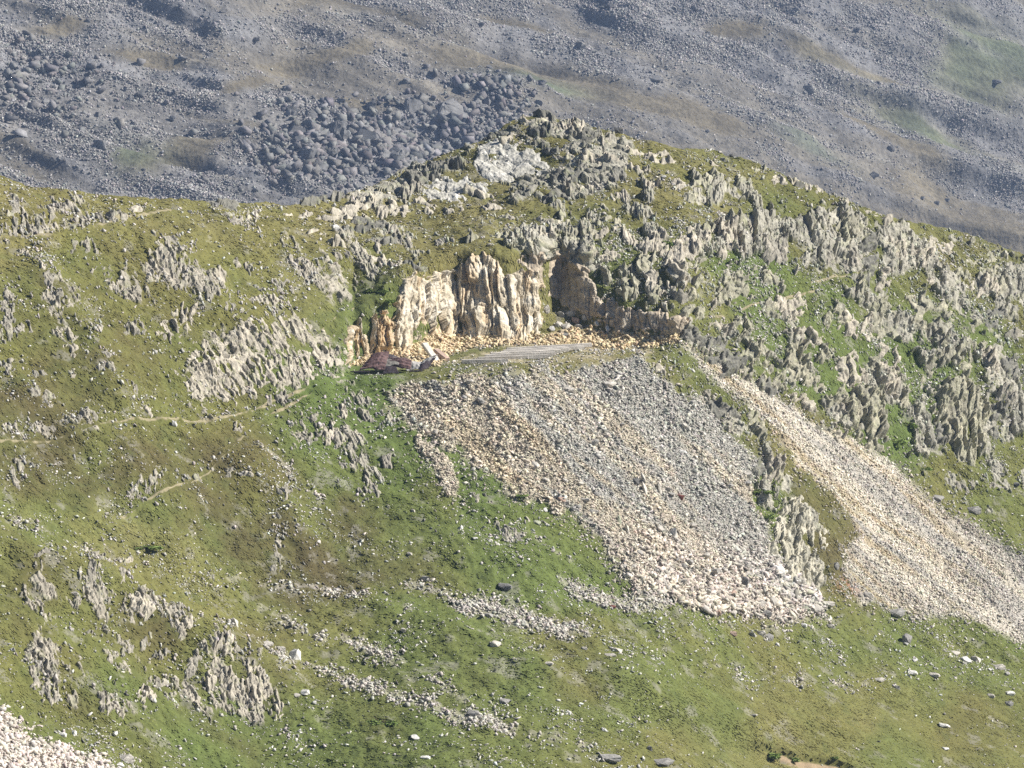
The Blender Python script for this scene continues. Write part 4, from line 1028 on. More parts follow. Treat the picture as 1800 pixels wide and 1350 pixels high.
# individually placed stones and slabs: u, v, width px, height px, material, label
STONES = [
    (1580, 1073, 30, 16, 'grey', 'long grey boulder lying at the foot of the right scree'), (1595, 1123, 20, 20, 'grey', 'upright squarish boulder on grass below the right scree'),
    (1527, 1043, 17, 15, 'pale', 'rounded pale boulder on the right scree foot beside red soil'), (1324, 1115, 16, 13, 'grey', 'left boulder of the touching row on grass below the spoil heap'),
    (1340, 1113, 17, 14, 'pale', 'middle boulder of the touching row on grass below the spoil heap'), (1353, 1119, 18, 16, 'grey', 'right boulder of the touching row on grass below the spoil heap'),
    (1288, 1113, 17, 12, 'pink', 'pinkish stone just left of the touching row of boulders'), (1412, 1101, 12, 9, 'white', 'small white stone on grass below the lichened buttress'),
    (1460, 1103, 14, 10, 'pale', 'pale stone on grass between buttress foot and upright boulder'), (1680, 1145, 22, 9, 'pale', 'flat pale slab on the meadow below the right scree'),
    (1697, 1160, 22, 13, 'white', 'largest white slab of the meadow group at right'), (1718, 1157, 24, 14, 'pale', 'tilted pale slab touching the large white meadow slab'), (1757, 1173, 22, 12, 'pale', 'pale stone right of the white meadow slabs'),
    (1602, 1183, 24, 10, 'white', 'low white stone in mid meadow under the upright boulder'), (1642, 1187, 24, 9, 'pale', 'low pale stone right of the low white meadow stone'), (1576, 1210, 18, 9, 'grey', 'dark wedge stone at the lower edge of the stony meadow'),
    (1545, 1197, 20, 9, 'pale', 'flattish pale stone left above the dark wedge stone'), (1661, 1270, 26, 8, 'white', 'lone flat white stone on the brownish lower meadow'), (1742, 1223, 16, 9, 'pale', 'pale stone on the meadow near the right edge, highest of three'),
    (1775, 1222, 18, 9, 'white', 'white stone of three near the right edge, rightmost'), (1774, 1238, 15, 11, 'grey', 'grey stone of three near the right edge, lowest'), (1656, 1326, 18, 6, 'white', 'small flat white stone near the bottom right'),
    (1075, 1325, 46, 15, 'grey', 'large low grey boulder at the bottom of the meadow'), (1146, 1310, 14, 13, 'grey', 'small knobbly boulder just right of the large low bottom boulder'), (1170, 1335, 38, 13, 'grey', 'broad flat boulder at the bottom edge left of the eroded bank'),
    (1062, 1281, 12, 8, 'white', 'white stone at the end of the stone row'), (887, 1031, 30, 13, 'dark', 'dark flat-topped boulder on grass above the strewn stones'), (750, 1018, 26, 10, 'grey', 'low slab boulder left of the dark flat-topped boulder'),
    (834, 1248, 26, 10, 'grey', 'flat-topped boulder sitting in the stone row'), (888, 1227, 24, 10, 'grey', 'leaning slab in the meadow above the stone row'), (958, 1182, 22, 7, 'pale', 'pale flat stone in mid meadow centre'),
    (1082, 1150, 26, 9, 'pale', 'pale flat slab on grass below the spoil heap, rightmost of two'), (1067, 1166, 22, 7, 'pale', 'pale flat slab on grass below the spoil heap, lower of two'), (868, 1144, 22, 14, 'pale', 'pair-topped pale rock on grass below the strewn stones'),
    (1025, 1145, 12, 8, 'pale', 'small pale stone left of the two pale flat slabs'), (860, 1079, 24, 8, 'grey', 'grey slab within the band of strewn stones'), (520, 1148, 28, 22, 'white', 'white pyramidal boulder on the lower left meadow'),
    (468, 1137, 24, 12, 'pale', 'pale slab left above the white pyramidal boulder'), (493, 1142, 18, 12, 'pale', 'pale wedge stone touching the left of the white pyramidal boulder'), (403, 1110, 18, 18, 'pale', 'upright pale rock left of the lower meadow stones'),
    (535, 1222, 24, 9, 'white', 'flat white stone on grass left of the stone row'), (520, 1227, 16, 8, 'pale', 'pale stone touching the left of the flat white stone'), (729, 1290, 20, 9, 'white', 'white flat stone below the stone row'), (748, 1336, 18, 7, 'white', 'white flat stone at the bottom edge, left of centre'),
    (224, 1331, 30, 18, 'pale', 'large pale boulder at the top of the corner scree'), (125, 1108, 10, 8, 'pale', 'small pale stone on the far lower left grass'), (125, 1050, 18, 8, 'pale', 'pale stone lying on the turf at far lower left'), (110, 1292, 14, 10, 'white', 'white stone beside the corner scree, higher of two'), (130, 1288, 14, 10, 'white', 'white stone beside the corner scree, right of two'),
    (1365, 1003, 32, 24, 'white', 'big white slab on the spoil heap beside the lichened buttress'), (1308, 1022, 18, 20, 'dark', 'dark upright block on the lower right of the spoil heap'), (1322, 1030, 18, 16, 'pink', 'brownish block beside the dark upright block'), (1287, 1043, 16, 12, 'pink', 'pinkish block at the foot of the spoil heap'),
    (1196, 873, 20, 11, 'red', 'dark red rusty-looking stone in the middle of the spoil heap'), (1115, 850, 12, 16, 'dark', 'dark slab standing beside the tall leaning slab'), (1131, 862, 9, 30, 'pale', 'tall thin pale slab leaning in the spoil heap'), (1158, 860, 6, 26, 'pale', 'thin pale upright slab right of the tall leaning one'), (1127, 846, 7, 24, 'pale', 'narrow pale slab behind the tall leaning slab'),
    (986, 880, 15, 12, 'pink', 'round pinkish stone at the left margin of the spoil heap'), (1108, 1009, 18, 10, 'pale', 'pale slab at the lower left corner of the spoil heap'), (1186, 937, 14, 18, 'white', 'white triangular stone in the lower spoil heap'), (1000, 685, 24, 10, 'pale', 'pale slab beside the small dark hole at the top of the spoil heap'), (1018, 684, 14, 8, 'dark', 'dark block over the small hole at the top of the spoil heap'),
    (1104, 930, 8, 26, 'pale', 'narrow leaning slab low on the spoil heap'), (1088, 915, 6, 18, 'lich', 'green-grey leaning slab above the narrow leaning slab'), (1200, 793, 18, 8, 'white', 'flat white stone in the upper right of the spoil heap'), (1237, 795, 14, 9, 'pale', 'flat pale stone right of the flat white stone in the spoil heap'),
    (1305, 1065, 22, 12, 'pink', 'pinkish wedge at the foot of the spoil heap'), (1335, 1062, 20, 14, 'pale', 'pale block at the foot of the spoil heap left of the grey slabs'), (1357, 1060, 18, 18, 'pale', 'tilted pale block at the foot of the spoil heap'), (1345, 1080, 20, 16, 'grey', 'squared grey block at the very toe of the spoil heap'), (1383, 1063, 30, 12, 'grey', 'long grey slab under the buttress foot'), (1410, 1073, 28, 12, 'lich', 'green-grey slab under the buttress foot'), (1434, 1072, 30, 14, 'pale', 'pale slab at the right end of the spoil toe'), (1452, 1064, 26, 12, 'pale', 'last pale slab right of the spoil toe'), (1425, 1050, 18, 12, 'white', 'white block directly under the lichened buttress'), (1262, 1075, 16, 12, 'pink', 'pinkish block at the toe left of the wedge'), (1240, 1040, 20, 10, 'pale', 'pale slab low in the spoil heap left of the pink blocks'), (1080, 1060, 18, 8, 'red', 'reddish stone among the strewn stones left of the spoil toe'), (1095, 1058, 16, 10, 'pale', 'pale stone touching the reddish stone'),
    (1715, 894, 26, 16, 'grey', 'smooth grey slab on the turf above the right scree'), (1647, 875, 28, 11, 'grey', 'long grey slab on the upper margin of the right scree'), (1790, 845, 16, 8, 'dark', 'dark slab at the right edge above the right scree'), (1765, 828, 20, 8, 'pale', 'pale slab near the right edge above the scree'), (1464, 1000, 12, 14, 'grey', 'grey boulder at the left head of the lower right scree'), (1215, 651, 14, 8, 'white', 'white block on grass beside the spoil heap top'),
    (1087, 229, 18, 16, 'dark', 'round dark boulder perched on the summit ridge'), (589, 407, 14, 14, 'white', 'bright white boulder on the plateau behind the quarry'), (333, 374, 10, 8, 'grey', 'small dark boulder below the left skyline'), (380, 360, 12, 11, 'dark', 'dark boulder on the saddle below the left skyline'), (139, 348, 12, 9, 'grey', 'grey boulder right on the left skyline'), (1273, 278, 14, 10, 'grey', 'grey boulder on the grassy shoulder, left of two'), (1288, 268, 10, 8, 'dark', 'dark boulder on the skyline of the grassy shoulder'),
    (905, 575, 0, 0, '', ''), (1068, 580, 9, 13, 'white', 'white stone standing before the lower shaded wall'), (988, 556, 20, 12, 'grey', 'grey block high in the fallen blocks of the quarry corner'), (1002, 553, 18, 12, 'pale', 'pale block at the top of the fallen blocks'), (982, 574, 16, 14, 'pale', 'squared pale block low in the fallen blocks'), (1012, 562, 18, 14, 'pink', 'brownish block in the middle of the fallen blocks'), (1020, 574, 22, 12, 'grey', 'dark-sided slab lying in the fallen blocks'), (996, 578, 18, 16, 'pale', 'pale block at the foot of the fallen blocks'), (1028, 558, 12, 12, 'pale', 'small pale block right in the fallen blocks'), (970, 584, 14, 10, 'white', 'white block at the lower left of the fallen blocks'), (1038, 586, 10, 14, 'dark', 'dark block at the right end of the fallen blocks'), (957, 545, 14, 16, 'pale', 'pale lump between the sunlit face and the fallen blocks'), (990, 590, 22, 8, 'dark', 'low dark slab under the fallen blocks'), (1050, 571, 10, 10, 'white', 'white stone right of the fallen blocks'),
    (512, 703, 9, 8, 'pale', 'yellowish pale stone where the two footpaths part'), (510, 745, 12, 9, 'pale', 'pale stone on green grass below the fork of the paths'), (304, 748, 12, 12, 'white', 'white stone on the footpath edge'), (960, 893, 10, 9, 'white', 'small white stone left below the spoil heap'), (727, 897, 12, 8, 'pale', 'pale stone on green grass left of the spoil heap'), (810, 930, 8, 9, 'white', 'white stone on the green slope left of the spoil heap'), (945, 915, 18, 10, 'lich', 'greenish slab beside a small outcrop left of the spoil heap'),
]
MM = {'grey': M_GREYST, 'pale': M_PALE, 'pink': M_PINK, 'red': M_RED, 'white': M_WHITE,
      'dark': surf_mat('dark_stone', 2, 8, .8, 1.15, .3, 6, .9, base=(.19, .185, .175), rand=.1),
      'lich': surf_mat('lichen_stone', 2, 8, .8, 1.15, .3, 6, .9, base=(.34, .35, .26), rand=.1)}
BM = {}
for k, mt in MM.items():
    BM[k] = [boulder_mesh('boulder_' + k, 200 + i * 7 + len(k), mt, 16 + i % 5, 1, 1) for i in range(4)]
for i, (u, v, w_, h_, k, lab) in enumerate(STONES):
    if not w_: continue
    p = ground(u, v + h_ * .3); n = gnorm(u, v)
    px = p[1] * TH / 900
    nm = 'rock_slab' if 'slab' in lab else ('boulder' if max(w_, h_) > 13 else 'stone')
    o = link(nm, BM[k][i % 4], label=lab, category={'rock_slab': 'slab', 'boulder': 'boulder', 'stone': 'stone'}[nm])
    sx, sz = w_ * px / 2, h_ * px / 2 * 1.15
    sy = max(.3, min(sx, sz * 1.4)) if h_ > 2 * w_ else max(sx, sz) * .8
    o.scale = (sx, sy, sz)
    o.location = p + np.array([0, .1, sz * (.3 if h_ < w_ else .5)])
    lean = .35 if h_ > 1.8 * w_ else .0
    o.rotation_euler = (-.15 * random.random(), lean * -.6, random.uniform(-.45, .45))
    o['group'] = 'single stones and slabs'

# the biggest stones of the spoil heap and of the meadow, each on its own
EXTRA = [('scree', 110, .45, .9, 'boulder', 'angular block lying among the stones of the quarry spoil heap', 'larger blocks in the spoil heap', ('grey', 'pale', 'pale', 'pale')),
         ('turf', 60, .28, .5, 'stone', 'pale stone sitting loose in the hillside turf', 'larger loose stones in the turf', ('pale', 'grey', 'pale', 'white'))]
for mk, n, lo, hi, nm, lab, grp, mats in EXTRA:
    if mk == 'scree':
        u, v = scatter(HM['scree'] * (.25 + smooth(HV, 850, 1040)), n)
    else:
        u, v = scatter(dens, n)
    P = ground(u, v); sz = psize(n, lo, hi, 2.2)
    for q in range(n):
        k = mats[q % len(mats)]
        o = link(nm, BM[k][random.randrange(4)], label=lab, category=nm, group=grp)
        s = sz[q] * .5
        o.scale = (s * random.uniform(1, 1.6), s, s * random.uniform(.5, .9))
        o.location = P[q] + np.array([0, 0, s * .3])
        o.rotation_euler = (random.uniform(-.4, .4), random.uniform(-.4, .4), random.uniform(0, 6.28))

# ------------------------------------------------------------------ GRASS
print('grass')
gm = (1 - np.maximum.reduce([HM['scree'], HM['rscree'], HM['lscree'], HM['mid'] * .8, HM['talus']])) * (1 - .85 * bench_w)
PATHS = [([(-60, 776), (0, 775), (60, 776), (110, 770), (150, 758), (180, 749), (230, 742), (300, 738), (360, 742), (400, 734), (440, 722), (480, 704), (520, 690), (560, 676), (600, 667), (640, 662)], 6, 'narrow footpath contouring the slope to the quarry bench'),
         ([(205, 915), (225, 908), (250, 890), (290, 870), (335, 852), (360, 838), (385, 812), (410, 786), (430, 764), (455, 742), (485, 722), (525, 705), (550, 690)], 6, 'lower grassy footpath climbing from lower left to join the main path'),
         ([(-40, 412), (30, 410), (90, 412), (150, 405), (200, 398), (240, 384), (300, 372)], 5, 'faint upper track below the left skyline'),
         ([(1195, 572), (1225, 562), (1270, 560), (1330, 536), (1400, 520), (1430, 514)], 4, 'faint ledge path on the flank right of the quarry'),
         ([(1425, 498), (1460, 488), (1500, 482), (1535, 476)], 4, 'upper ledge path on the right flank'),
         ([(556, 590), (575, 572), (595, 556), (622, 546)], 5, 'short gravelly ramp above the left quarry ribs')]
for pts, wpx, lab in PATHS:
    gm = gm * smooth(seg_dist(HU, HV, pts, False), wpx * .45, wpx * 1.1)
bkv = np.interp(HU, [p[0] for p in BANK], [p[1] for p in BANK])
gm = gm * (1 - inb * smooth(HV - bkv, -1, 1) * (1 - smooth(HV - bkv, 10, 22)) * (HU > 1380))
gm = gm * (1 - ROCKM)
gm = np.clip(gm, .0, 1) * (.45 + .9 * smooth(fbm(HP / 3.0, 3, 141), -.4, .4))
NT = 150000
u, v = scatter(gm, NT)
P = ground(u, v)
tc = turf_colour(u, v, P) * 1.12 * (1 + rng.normal(0, .08, (NT, 1))) * np.array([1.05, 1.02, 1.0])
ht = rng.uniform(.01, .04, NT) * (1 + .8 * smooth(fbm(P / 2.0, 2, 142), .2, .6))
wd = rng.uniform(.06, .15, NT)
ang = rng.uniform(0, np.pi, NT)
lx = rng.normal(.02, .07, NT); ly = rng.normal(-.02, .07, NT)
V = np.empty((NT, 6, 3))
N_ = gnorm(u, v)
for k in range(2):
    a = ang + k * 2.2
    dx, dy = np.cos(a) * wd, np.sin(a) * wd
    ex, ey = -np.sin(a), np.cos(a)
    for m_, (sx, sy, sz) in enumerate(((-dx, -dy, 0 * dx), (dx, dy, 0 * dx), (ex * wd * 1.1 + lx * .4, ey * wd * 1.1 + ly * .4, ht))):
        # lie along the slope
        V[:, 3 * k + m_, 0] = P[:, 0] + sx; V[:, 3 * k + m_, 1] = P[:, 1] + sy
        V[:, 3 * k + m_, 2] = P[:, 2] + sz - (N_[:, 0] * sx + N_[:, 1] * sy) / np.maximum(N_[:, 2], .35) + (.004 if sz is ht else -.01)
F = (np.array([[0, 1, 2], [3, 4, 5]])[None] + (np.arange(NT) * 6)[:, None, None]).reshape(-1, 3)
me = mesh_from('grass', V.reshape(-1, 3), F, np.repeat(np.clip(tc, .01, .6), 6, 0), M_BLADE)
link('grass', me, kind='stuff', label='short alpine grass and heather tufts covering the hillside')

# ------------------------------------------------------------------ PATHS
def path_strip(pts, width_px, label):
    pts = np.array(pts, float)
    seg = np.concatenate([[0], np.cumsum(np.hypot(*np.diff(pts, axis=0).T))])
    t = np.arange(0, seg[-1], 1.2)
    cu = np.interp(t, seg, pts[:, 0]); cv = np.interp(t, seg, pts[:, 1]) + 1.2 * fbm(p2(t / 14, 0 * t), 2, 5)
    k = np.linspace(-1, 1, 9)
    wv = width_px / 2 * (1 + .5 * fbm(p2(t / 20, 0 * t + 9), 3, 7))
    U = cu[:, None] + 0 * k[None]; V = cv[:, None] + k[None] * wv[:, None]
    P = ground(U, V)
    P[..., 2] += .05 * (1 - np.abs(k) ** 4)[None] - .04 * (np.abs(k) ** 4)[None]
    gcol = turf_colour(U, V, P)
    n = smooth(.7 * fbm(P / .9, 3, 151) + 1.0 * fbm(P / 5.0, 2, 152) + .25 - .7 * (np.abs(k) ** 2)[None], -.1, .35)[..., None]
    C = gcol * (1 - n) + np.array([.27, .235, .145]) * n
    me = mesh_from('path', P.reshape(-1, 3), grid_faces(len(t), 9), C.reshape(-1, 3), M_TURF, True)
    link('path', me, kind='structure', label=label)


for pts, wpx, lab in PATHS:
    path_strip(pts, wpx * 1.25, lab)

# ------------------------------------------------------------------ SHRUBS
def leaf_mesh(seed, n=700):
    r = np.random.default_rng(seed)
    q = r.normal(size=(n, 3)); q /= np.linalg.norm(q, axis=1, keepdims=True)
    q *= r.uniform(.45, 1, (n, 1)) ** .5 * (1 + .35 * fbm(q * 1.6 + seed, 2, seed)[:, None])
    q[:, 2] = np.abs(q[:, 2])
    lobe = r.integers(0, 4, n); ctr = r.uniform(-.75, .75, (4, 3)) * np.array([1, 1, 0]); sc_ = r.uniform(.3, .6, 4)
    q = q * sc_[lobe][:, None] + ctr[lobe]
    t1 = r.normal(size=(n, 3)) * .075; t2 = r.normal(size=(n, 3)) * .075
    V = np.stack([q - t1, q + t2, q + t1, q - t2], 1).reshape(-1, 3)
    F = np.arange(n * 4).reshape(-1, 4)
    return mesh_from('foliage', V, F, None, M_LEAF)


def twig_mesh(seed):
    r = np.random.default_rng(seed)
    Vs, Fs = [], []
    for k in range(9):
        a = r.uniform(0, 6.28); tip = np.array([math.cos(a) * .7, math.sin(a) * .7, r.uniform(.4, .9)])
        for e in range(3):
            b = np.array([math.cos(e * 2.1), math.sin(e * 2.1), 0]) * .035
            Vs.append(b); Vs.append(tip * .5 + b * .7 + np.array([0, 0, .05])); Vs.append(tip + b * .2)
        o = k * 9
        for e in range(3):
            f = (e + 1) % 3
            for s in (0, 1):
                Fs.append((o + e * 3 + s, o + f * 3 + s, o + f * 3 + s + 1, o + e * 3 + s + 1))
    return mesh_from('stems', np.array(Vs), np.array(Fs), None, M_TWIG)


LM = [leaf_mesh(300 + i) for i in range(4)]; TM = [twig_mesh(320 + i) for i in range(2)]
SHRUBS = [
    (1162, 428, 38, 18, 'dark green shrub among pale crags on the upper right flank'), (1335, 866, 46, 12, 'low shrub on the ledge at the head of the lichened buttress'), (1350, 905, 26, 14, 'small shrub beside the lichened buttress'),
    (660, 508, 44, 12, 'low shrub on turf left above the pillar'), (676, 528, 36, 12, 'shrub overhanging the ochre quarry ribs'), (1595, 745, 28, 20, 'leafy shrub in the grass gully beside the striped cliff'), (1575, 775, 36, 16, 'broad leafy shrub below another in the grass gully'), (1622, 820, 34, 12, 'low shrub at the foot of the grass gully'),
    (1360, 1308, 46, 13, 'leafy shrub on the lip of the eroded bank, leftmost'), (1400, 1320, 30, 10, 'leafy shrub on the lip of the eroded bank, middle'), (1466, 1334, 14, 8, 'tuft shrub at the lower end of the eroded bank'),
    (670, 1262, 56, 16, 'leafy green shrub patch below the stone row'), (700, 693, 18, 9, 'small shrub at the top left of the spoil heap'), (250, 965, 60, 12, 'straggling shrub under the lower path end'), (915, 866, 36, 8, 'low shrub under the left margin of the spoil heap')]
for i, (u, v, w_, h_, lab) in enumerate(SHRUBS):
    if not w_: continue
    p = ground(u, v + h_ * .35)
    px = p[1] * TH / 900
    r = bpy.data.objects.new('shrub', None); COL.objects.link(r)
    r.location = p; r['label'] = lab; r['category'] = 'shrub'; r['group'] = 'shrubs on the hillside'
    sc = (w_ * px / 2, max(w_, h_) * px / 2 * .8, max(.22, h_ * px * .75))
    for nm, me in (('foliage', LM[i % 4]), ('stems', TM[i % 2])):
        c = link(nm, me, r); c.scale = sc
    r.rotation_euler = (0, 0, random.uniform(-.5, .5))

# ------------------------------------------------------------------ THE RUSTY HEAP (collapsed sheet-metal roof)
def sheet(name, parent, mat, corners, bulge, ridges=0, depth=.05, nu=60, nv=24, crumple=.06, seed=1, thick=.03, label=None):
    """a bent metal sheet between four corners (local metres), bulging up, with pressed ridges"""
    a, b, c, d = (np.array(q, float) for q in corners)          # bottom-left, bottom-right, top-right, top-left
    s, t = np.meshgrid(np.linspace(0, 1, nu), np.linspace(0, 1, nv))
    s = s[..., None]; t = t[..., None]
    P = (a * (1 - s) + b * s) * (1 - t) + (d * (1 - s) + c * s) * t
    P[..., 2] += bulge * (np.sin(np.pi * s) ** .7 * np.sin(np.pi * np.clip(t * .9 + .05, 0, 1)))[..., 0]
    if ridges:
        P[..., 2] += depth * (np.abs(np.sin(np.pi * ridges * (t[..., 0] + .05 * np.sin(5 * s[..., 0])))) ** .5)
    P += crumple * np.stack([fbm(P * 1.3 + 7, 3, seed), fbm(P * 1.3 + 27, 3, seed + 1), fbm(P * 1.3 + 47, 3, seed + 2)], -1)
    N = normals(P)
    top = P.reshape(-1, 3); bot = (P - N * thick).reshape(-1, 3)
    n = len(top)
    F = grid_faces(nv, nu)
    i = np.arange(n).reshape(nv, nu)
    rim = np.concatenate([i[0], i[1:, -1], i[-1, -2::-1], i[-2:0:-1, 0]])
    r2 = np.roll(rim, -1)
    RF = np.stack([rim, r2, r2 + n, rim + n], -1)
    me = mesh_from(name, np.concatenate([top, bot]), np.concatenate([F, F[:, ::-1] + n, RF]), None, mat, True)
    o = link(name, me, parent)
    if label: o['label'] = label
    return o


hp = ground(np.array(700.0), np.array(653.0)) + np.array([0, 0, .05])
heap = bpy.data.objects.new('collapsed_roof_heap', None); COL.objects.link(heap)
heap.location = hp
heap['label'] = 'heap of collapsed rusty purplish-brown sheet metal on the quarry bench'; heap['category'] = 'scrap heap'
heap.rotation_euler = (0, 0, R(6)); heap.scale = (1, 1, 1.45)
sheet('ribbed_sheet', heap, M_RUST, [(-3.5, -.6, -.02), (-1.25, -1.1, 0), (-.75, .5, .95), (-2.2, .7, .75)], .25, 6, .22, crumple=.05, seed=3, label='largest ribbed rusty sheet arching at the left of the heap')
sheet('ribbed_sheet', heap, M_RUST, [(-1.0, -.5, .25), (1.0, -1.0, .05), (1.2, -.2, .5), (-.8, .1, .75)], .12, 3, .18, crumple=.05, seed=13, label='lower rusty sheet folded over at the front')
sheet('flat_sheet', heap, M_GREYSHEET, [(-1.6, -.9, .28), (-.1, -.75, .42), (.3, .1, .72), (-1.0, .2, .86)], .08, 0, 0, crumple=.09, seed=23, label='grey bare sheet lying across the middle')
sheet('top_sheet', heap, M_DARKSHEET, [(-1.9, .1, .82), (.1, .1, .62), (.3, .8, .62), (-1.6, .9, .95)], .15, 2, .10, crumple=.06, seed=33, label='dark top sheet along the crown of the heap')
sheet('bent_sheet', heap, M_DARKSHEET, [(-.1, -.3, .35), (.95, -.55, .3), (1.0, .25, .62), (0, .4, .72)], .15, 0, 0, crumple=.10, seed=43, label='dark bent sheet right of centre')
sheet('fallen_sheet', heap, M_DARKSHEET, [(-1.5, -1.25, -.05), (.0, -1.3, -.05), (-.25, -.95, .34), (-1.1, -.9, .36)], .02, 0, 0, crumple=.04, seed=53, label='dark overhanging edge at the front of the heap')
sheet('torn_lining', heap, M_TORN, [(.7, -.55, .08), (2.0, -.6, .05), (2.3, .1, .52), (.8, .2, .55)], .14, 0, 0, crumple=.10, seed=63, label='pale torn lining at the right of the heap')
sheet('curled_end', heap, M_DARKSHEET, [(1.7, -.75, .02), (2.7, -.5, .15), (3.35, -.1, .82), (2.0, -.25, .4)], .06, 0, 0, crumple=.06, seed=73, label='dark curled end rising to a point at the right')
sheet('curled_lining', heap, M_TORN, [(2.0, -.3, .42), (2.75, -.25, .5), (3.5, .0, .98), (2.2, .2, .58)], .04, 0, 0, crumple=.06, seed=83, label='pale upper strip of the curled end')
for k, (p0, p1) in enumerate([((-4.3, -.7, .02), (-3.2, -.9, .06)), ((-4.0, -.9, .03), (-2.6, -1.2, .04)), ((.9, -1.0, .02), (2.1, -.95, .05))]):
    bm = bmesh.new(); bmesh.ops.create_cube(bm, size=1)
    a, b = np.array(p0), np.array(p1); d = b - a; L = np.linalg.norm(d)
    for x in bm.verts: x.co = (x.co.x * L, x.co.y * .12, x.co.z * .07)
    bmesh.ops.bevel(bm, geom=bm.edges[:], offset=.012, segments=1, affect='EDGES')
    me = bpy.data.meshes.new('loose_batten'); bm.to_mesh(me); bm.free(); me.materials.append(M_DARKSHEET)
    o = link('loose_batten', me, heap); o.location = (a + b) / 2; o.rotation_euler = (0, -math.asin(d[2] / L), math.atan2(d[1], d[0]))


# leaning slabs right of the heap
def bar(name, pa, pb, w_, t_, mat, end_mat=None, bev=.02, seed=0, sag=.0):
    """squared beam from pa to pb, with worn edges"""
    a, b = np.array(pa, float), np.array(pb, float); d = b - a; L = np.linalg.norm(d)
    bm = bmesh.new(); bmesh.ops.create_cube(bm, size=1)
    for x in bm.verts: x.co = (x.co.x * L, x.co.y * w_, x.co.z * t_)
    long_e = [e for e in bm.edges if abs(e.verts[0].co.x - e.verts[1].co.x) > L * .5]
    bmesh.ops.subdivide_edges(bm, edges=long_e, cuts=14, use_grid_fill=True)
    bmesh.ops.bevel(bm, geom=[e for e in bm.edges if e.calc_face_angle(0) > .5], offset=bev, segments=1, affect='EDGES')
    rr = np.random.default_rng(seed)
    for x in bm.verts:
        n = vnoise(np.array([[x.co.x * 1.7, x.co.y * 6 + seed, x.co.z * 6]]), seed)[0]
        x.co.z += .02 * n; x.co.y += .02 * n
    me = bpy.data.meshes.new(name); bm.to_mesh(me); bm.free(); me.materials.append(mat)
    if end_mat:
        me.materials.append(end_mat)
        for p in me.polygons:
            if abs(p.normal.x) > .9: p.material_index = 1
    o = bpy.data.objects.new(name, me); COL.objects.link(o)
    o.location = (a + b) / 2
    o.rotation_euler = (0, -math.asin(d[2] / L), math.atan2(d[1], d[0]))
    return o


def gp(u, v, lift=0.0):
    return ground(np.array(float(u)), np.array(float(v))) + np.array([0, 0, lift])


o = bar('leaning_slab', gp(745, 632, 1.45), gp(768, 636, .08), .7, .28, M_PALE, bev=.05, seed=5)
o['label'] = 'long pale slab leaning down towards the right end of the rusty heap'; o['category'] = 'slab'
o = bar('fallen_block', gp(766, 628, .55), gp(786, 634, .12), .6, .42, MM['pink'], bev=.06, seed=6)
o['label'] = 'brown squared block between the leaning slab and the beams'; o['category'] = 'block'

# ------------------------------------------------------------------ THE BEAMS
BEAMS = [((812, 640), (893, 637), .24, .36, 'short weathered beam with pale cut end, frontmost of the stack', 0),
         ((840, 634.5), (962, 630.5), .24, .36, 'weathered beam directly behind the short front beam', 0),
         ((852, 631), (975, 626.5), .24, .36, 'weathered beam third from the front of the stack', 0.04),
         ((862, 628), (985, 623), .24, .36, 'thin weathered beam in the middle of the stack', 0.08),
         ((880, 625), (1000, 620), .24, .36, 'weathered beam behind the thin middle one', 0.06),
         ((884, 622), (1025, 616.5), .24, .36, 'long weathered beam second from the back', 0.1),
         ((890, 619), (1040, 613), .24, .36, 'longest weathered beam at the very back of the stack', 0.1)]
for i, (a, b, w_, t_, lab, lf) in enumerate(BEAMS):
    pa, pb = gp(*a), gp(*b)
    z = max(pa[2], pb[2], *(gp(a[0] + (b[0] - a[0]) * q, a[1] + (b[1] - a[1]) * q)[2] for q in (.25, .5, .75)))
    pa[2] = pb[2] = z + t_ * .35 + lf
    o = bar('timber_beam', pa, pb, w_, t_, M_BEAM, M_BEAMEND, .02, 40 + i)
    o['label'] = lab; o['category'] = 'beam'; o['group'] = 'weathered beams laid side by side on the quarry bench'

# ------------------------------------------------------------------ THE MOUNTAIN BEHIND
print('mountain')
MS = 4.0
mu_ = np.arange(-1000, 2801, MS); mv_ = np.arange(-150, 700, 3.0)
MU, MV = np.meshgrid(mu_, mv_)
MSL = [(0, 330, 12), (300, 330, 14), (500, 330, 16), (0, 200, 22), (300, 200, 22), (600, 250, 20), (900, 150, 22), (1200, 230, 24), (1600, 330, 28), (1800, 400, 30), (0, 50, 28), (400, 50, 28), (800, 50, 24), (1200, 50, 27), (1700, 80, 32), (600, 650, 14), (1500, 650, 26), (900, 90, 18), (550, 120, 20)]
MA = blur(shepard(MU, MV, MSL, 3.5)[..., 0], 3)
mt_ = rays(np.zeros_like(mv_), mv_)[:, 2]
gg = 1 / np.clip(np.tan(np.radians(MA)) - mt_[:, None], .13, None)
ML = np.cumsum(gg * np.gradient(mt_)[:, None], axis=0)
j0 = int(np.argmin(np.abs(mv_ - 350)))
ML = ML - ML[j0][None] + np.log(np.interp(mu_, [-500, 0, 400, 900, 1400, 1800, 2300], [1060, 1080, 1120, 1200, 1290, 1390, 1500]))[None]
MP = rays(MU, MV) * np.exp(ML)[..., None]
MN = normals(MP)


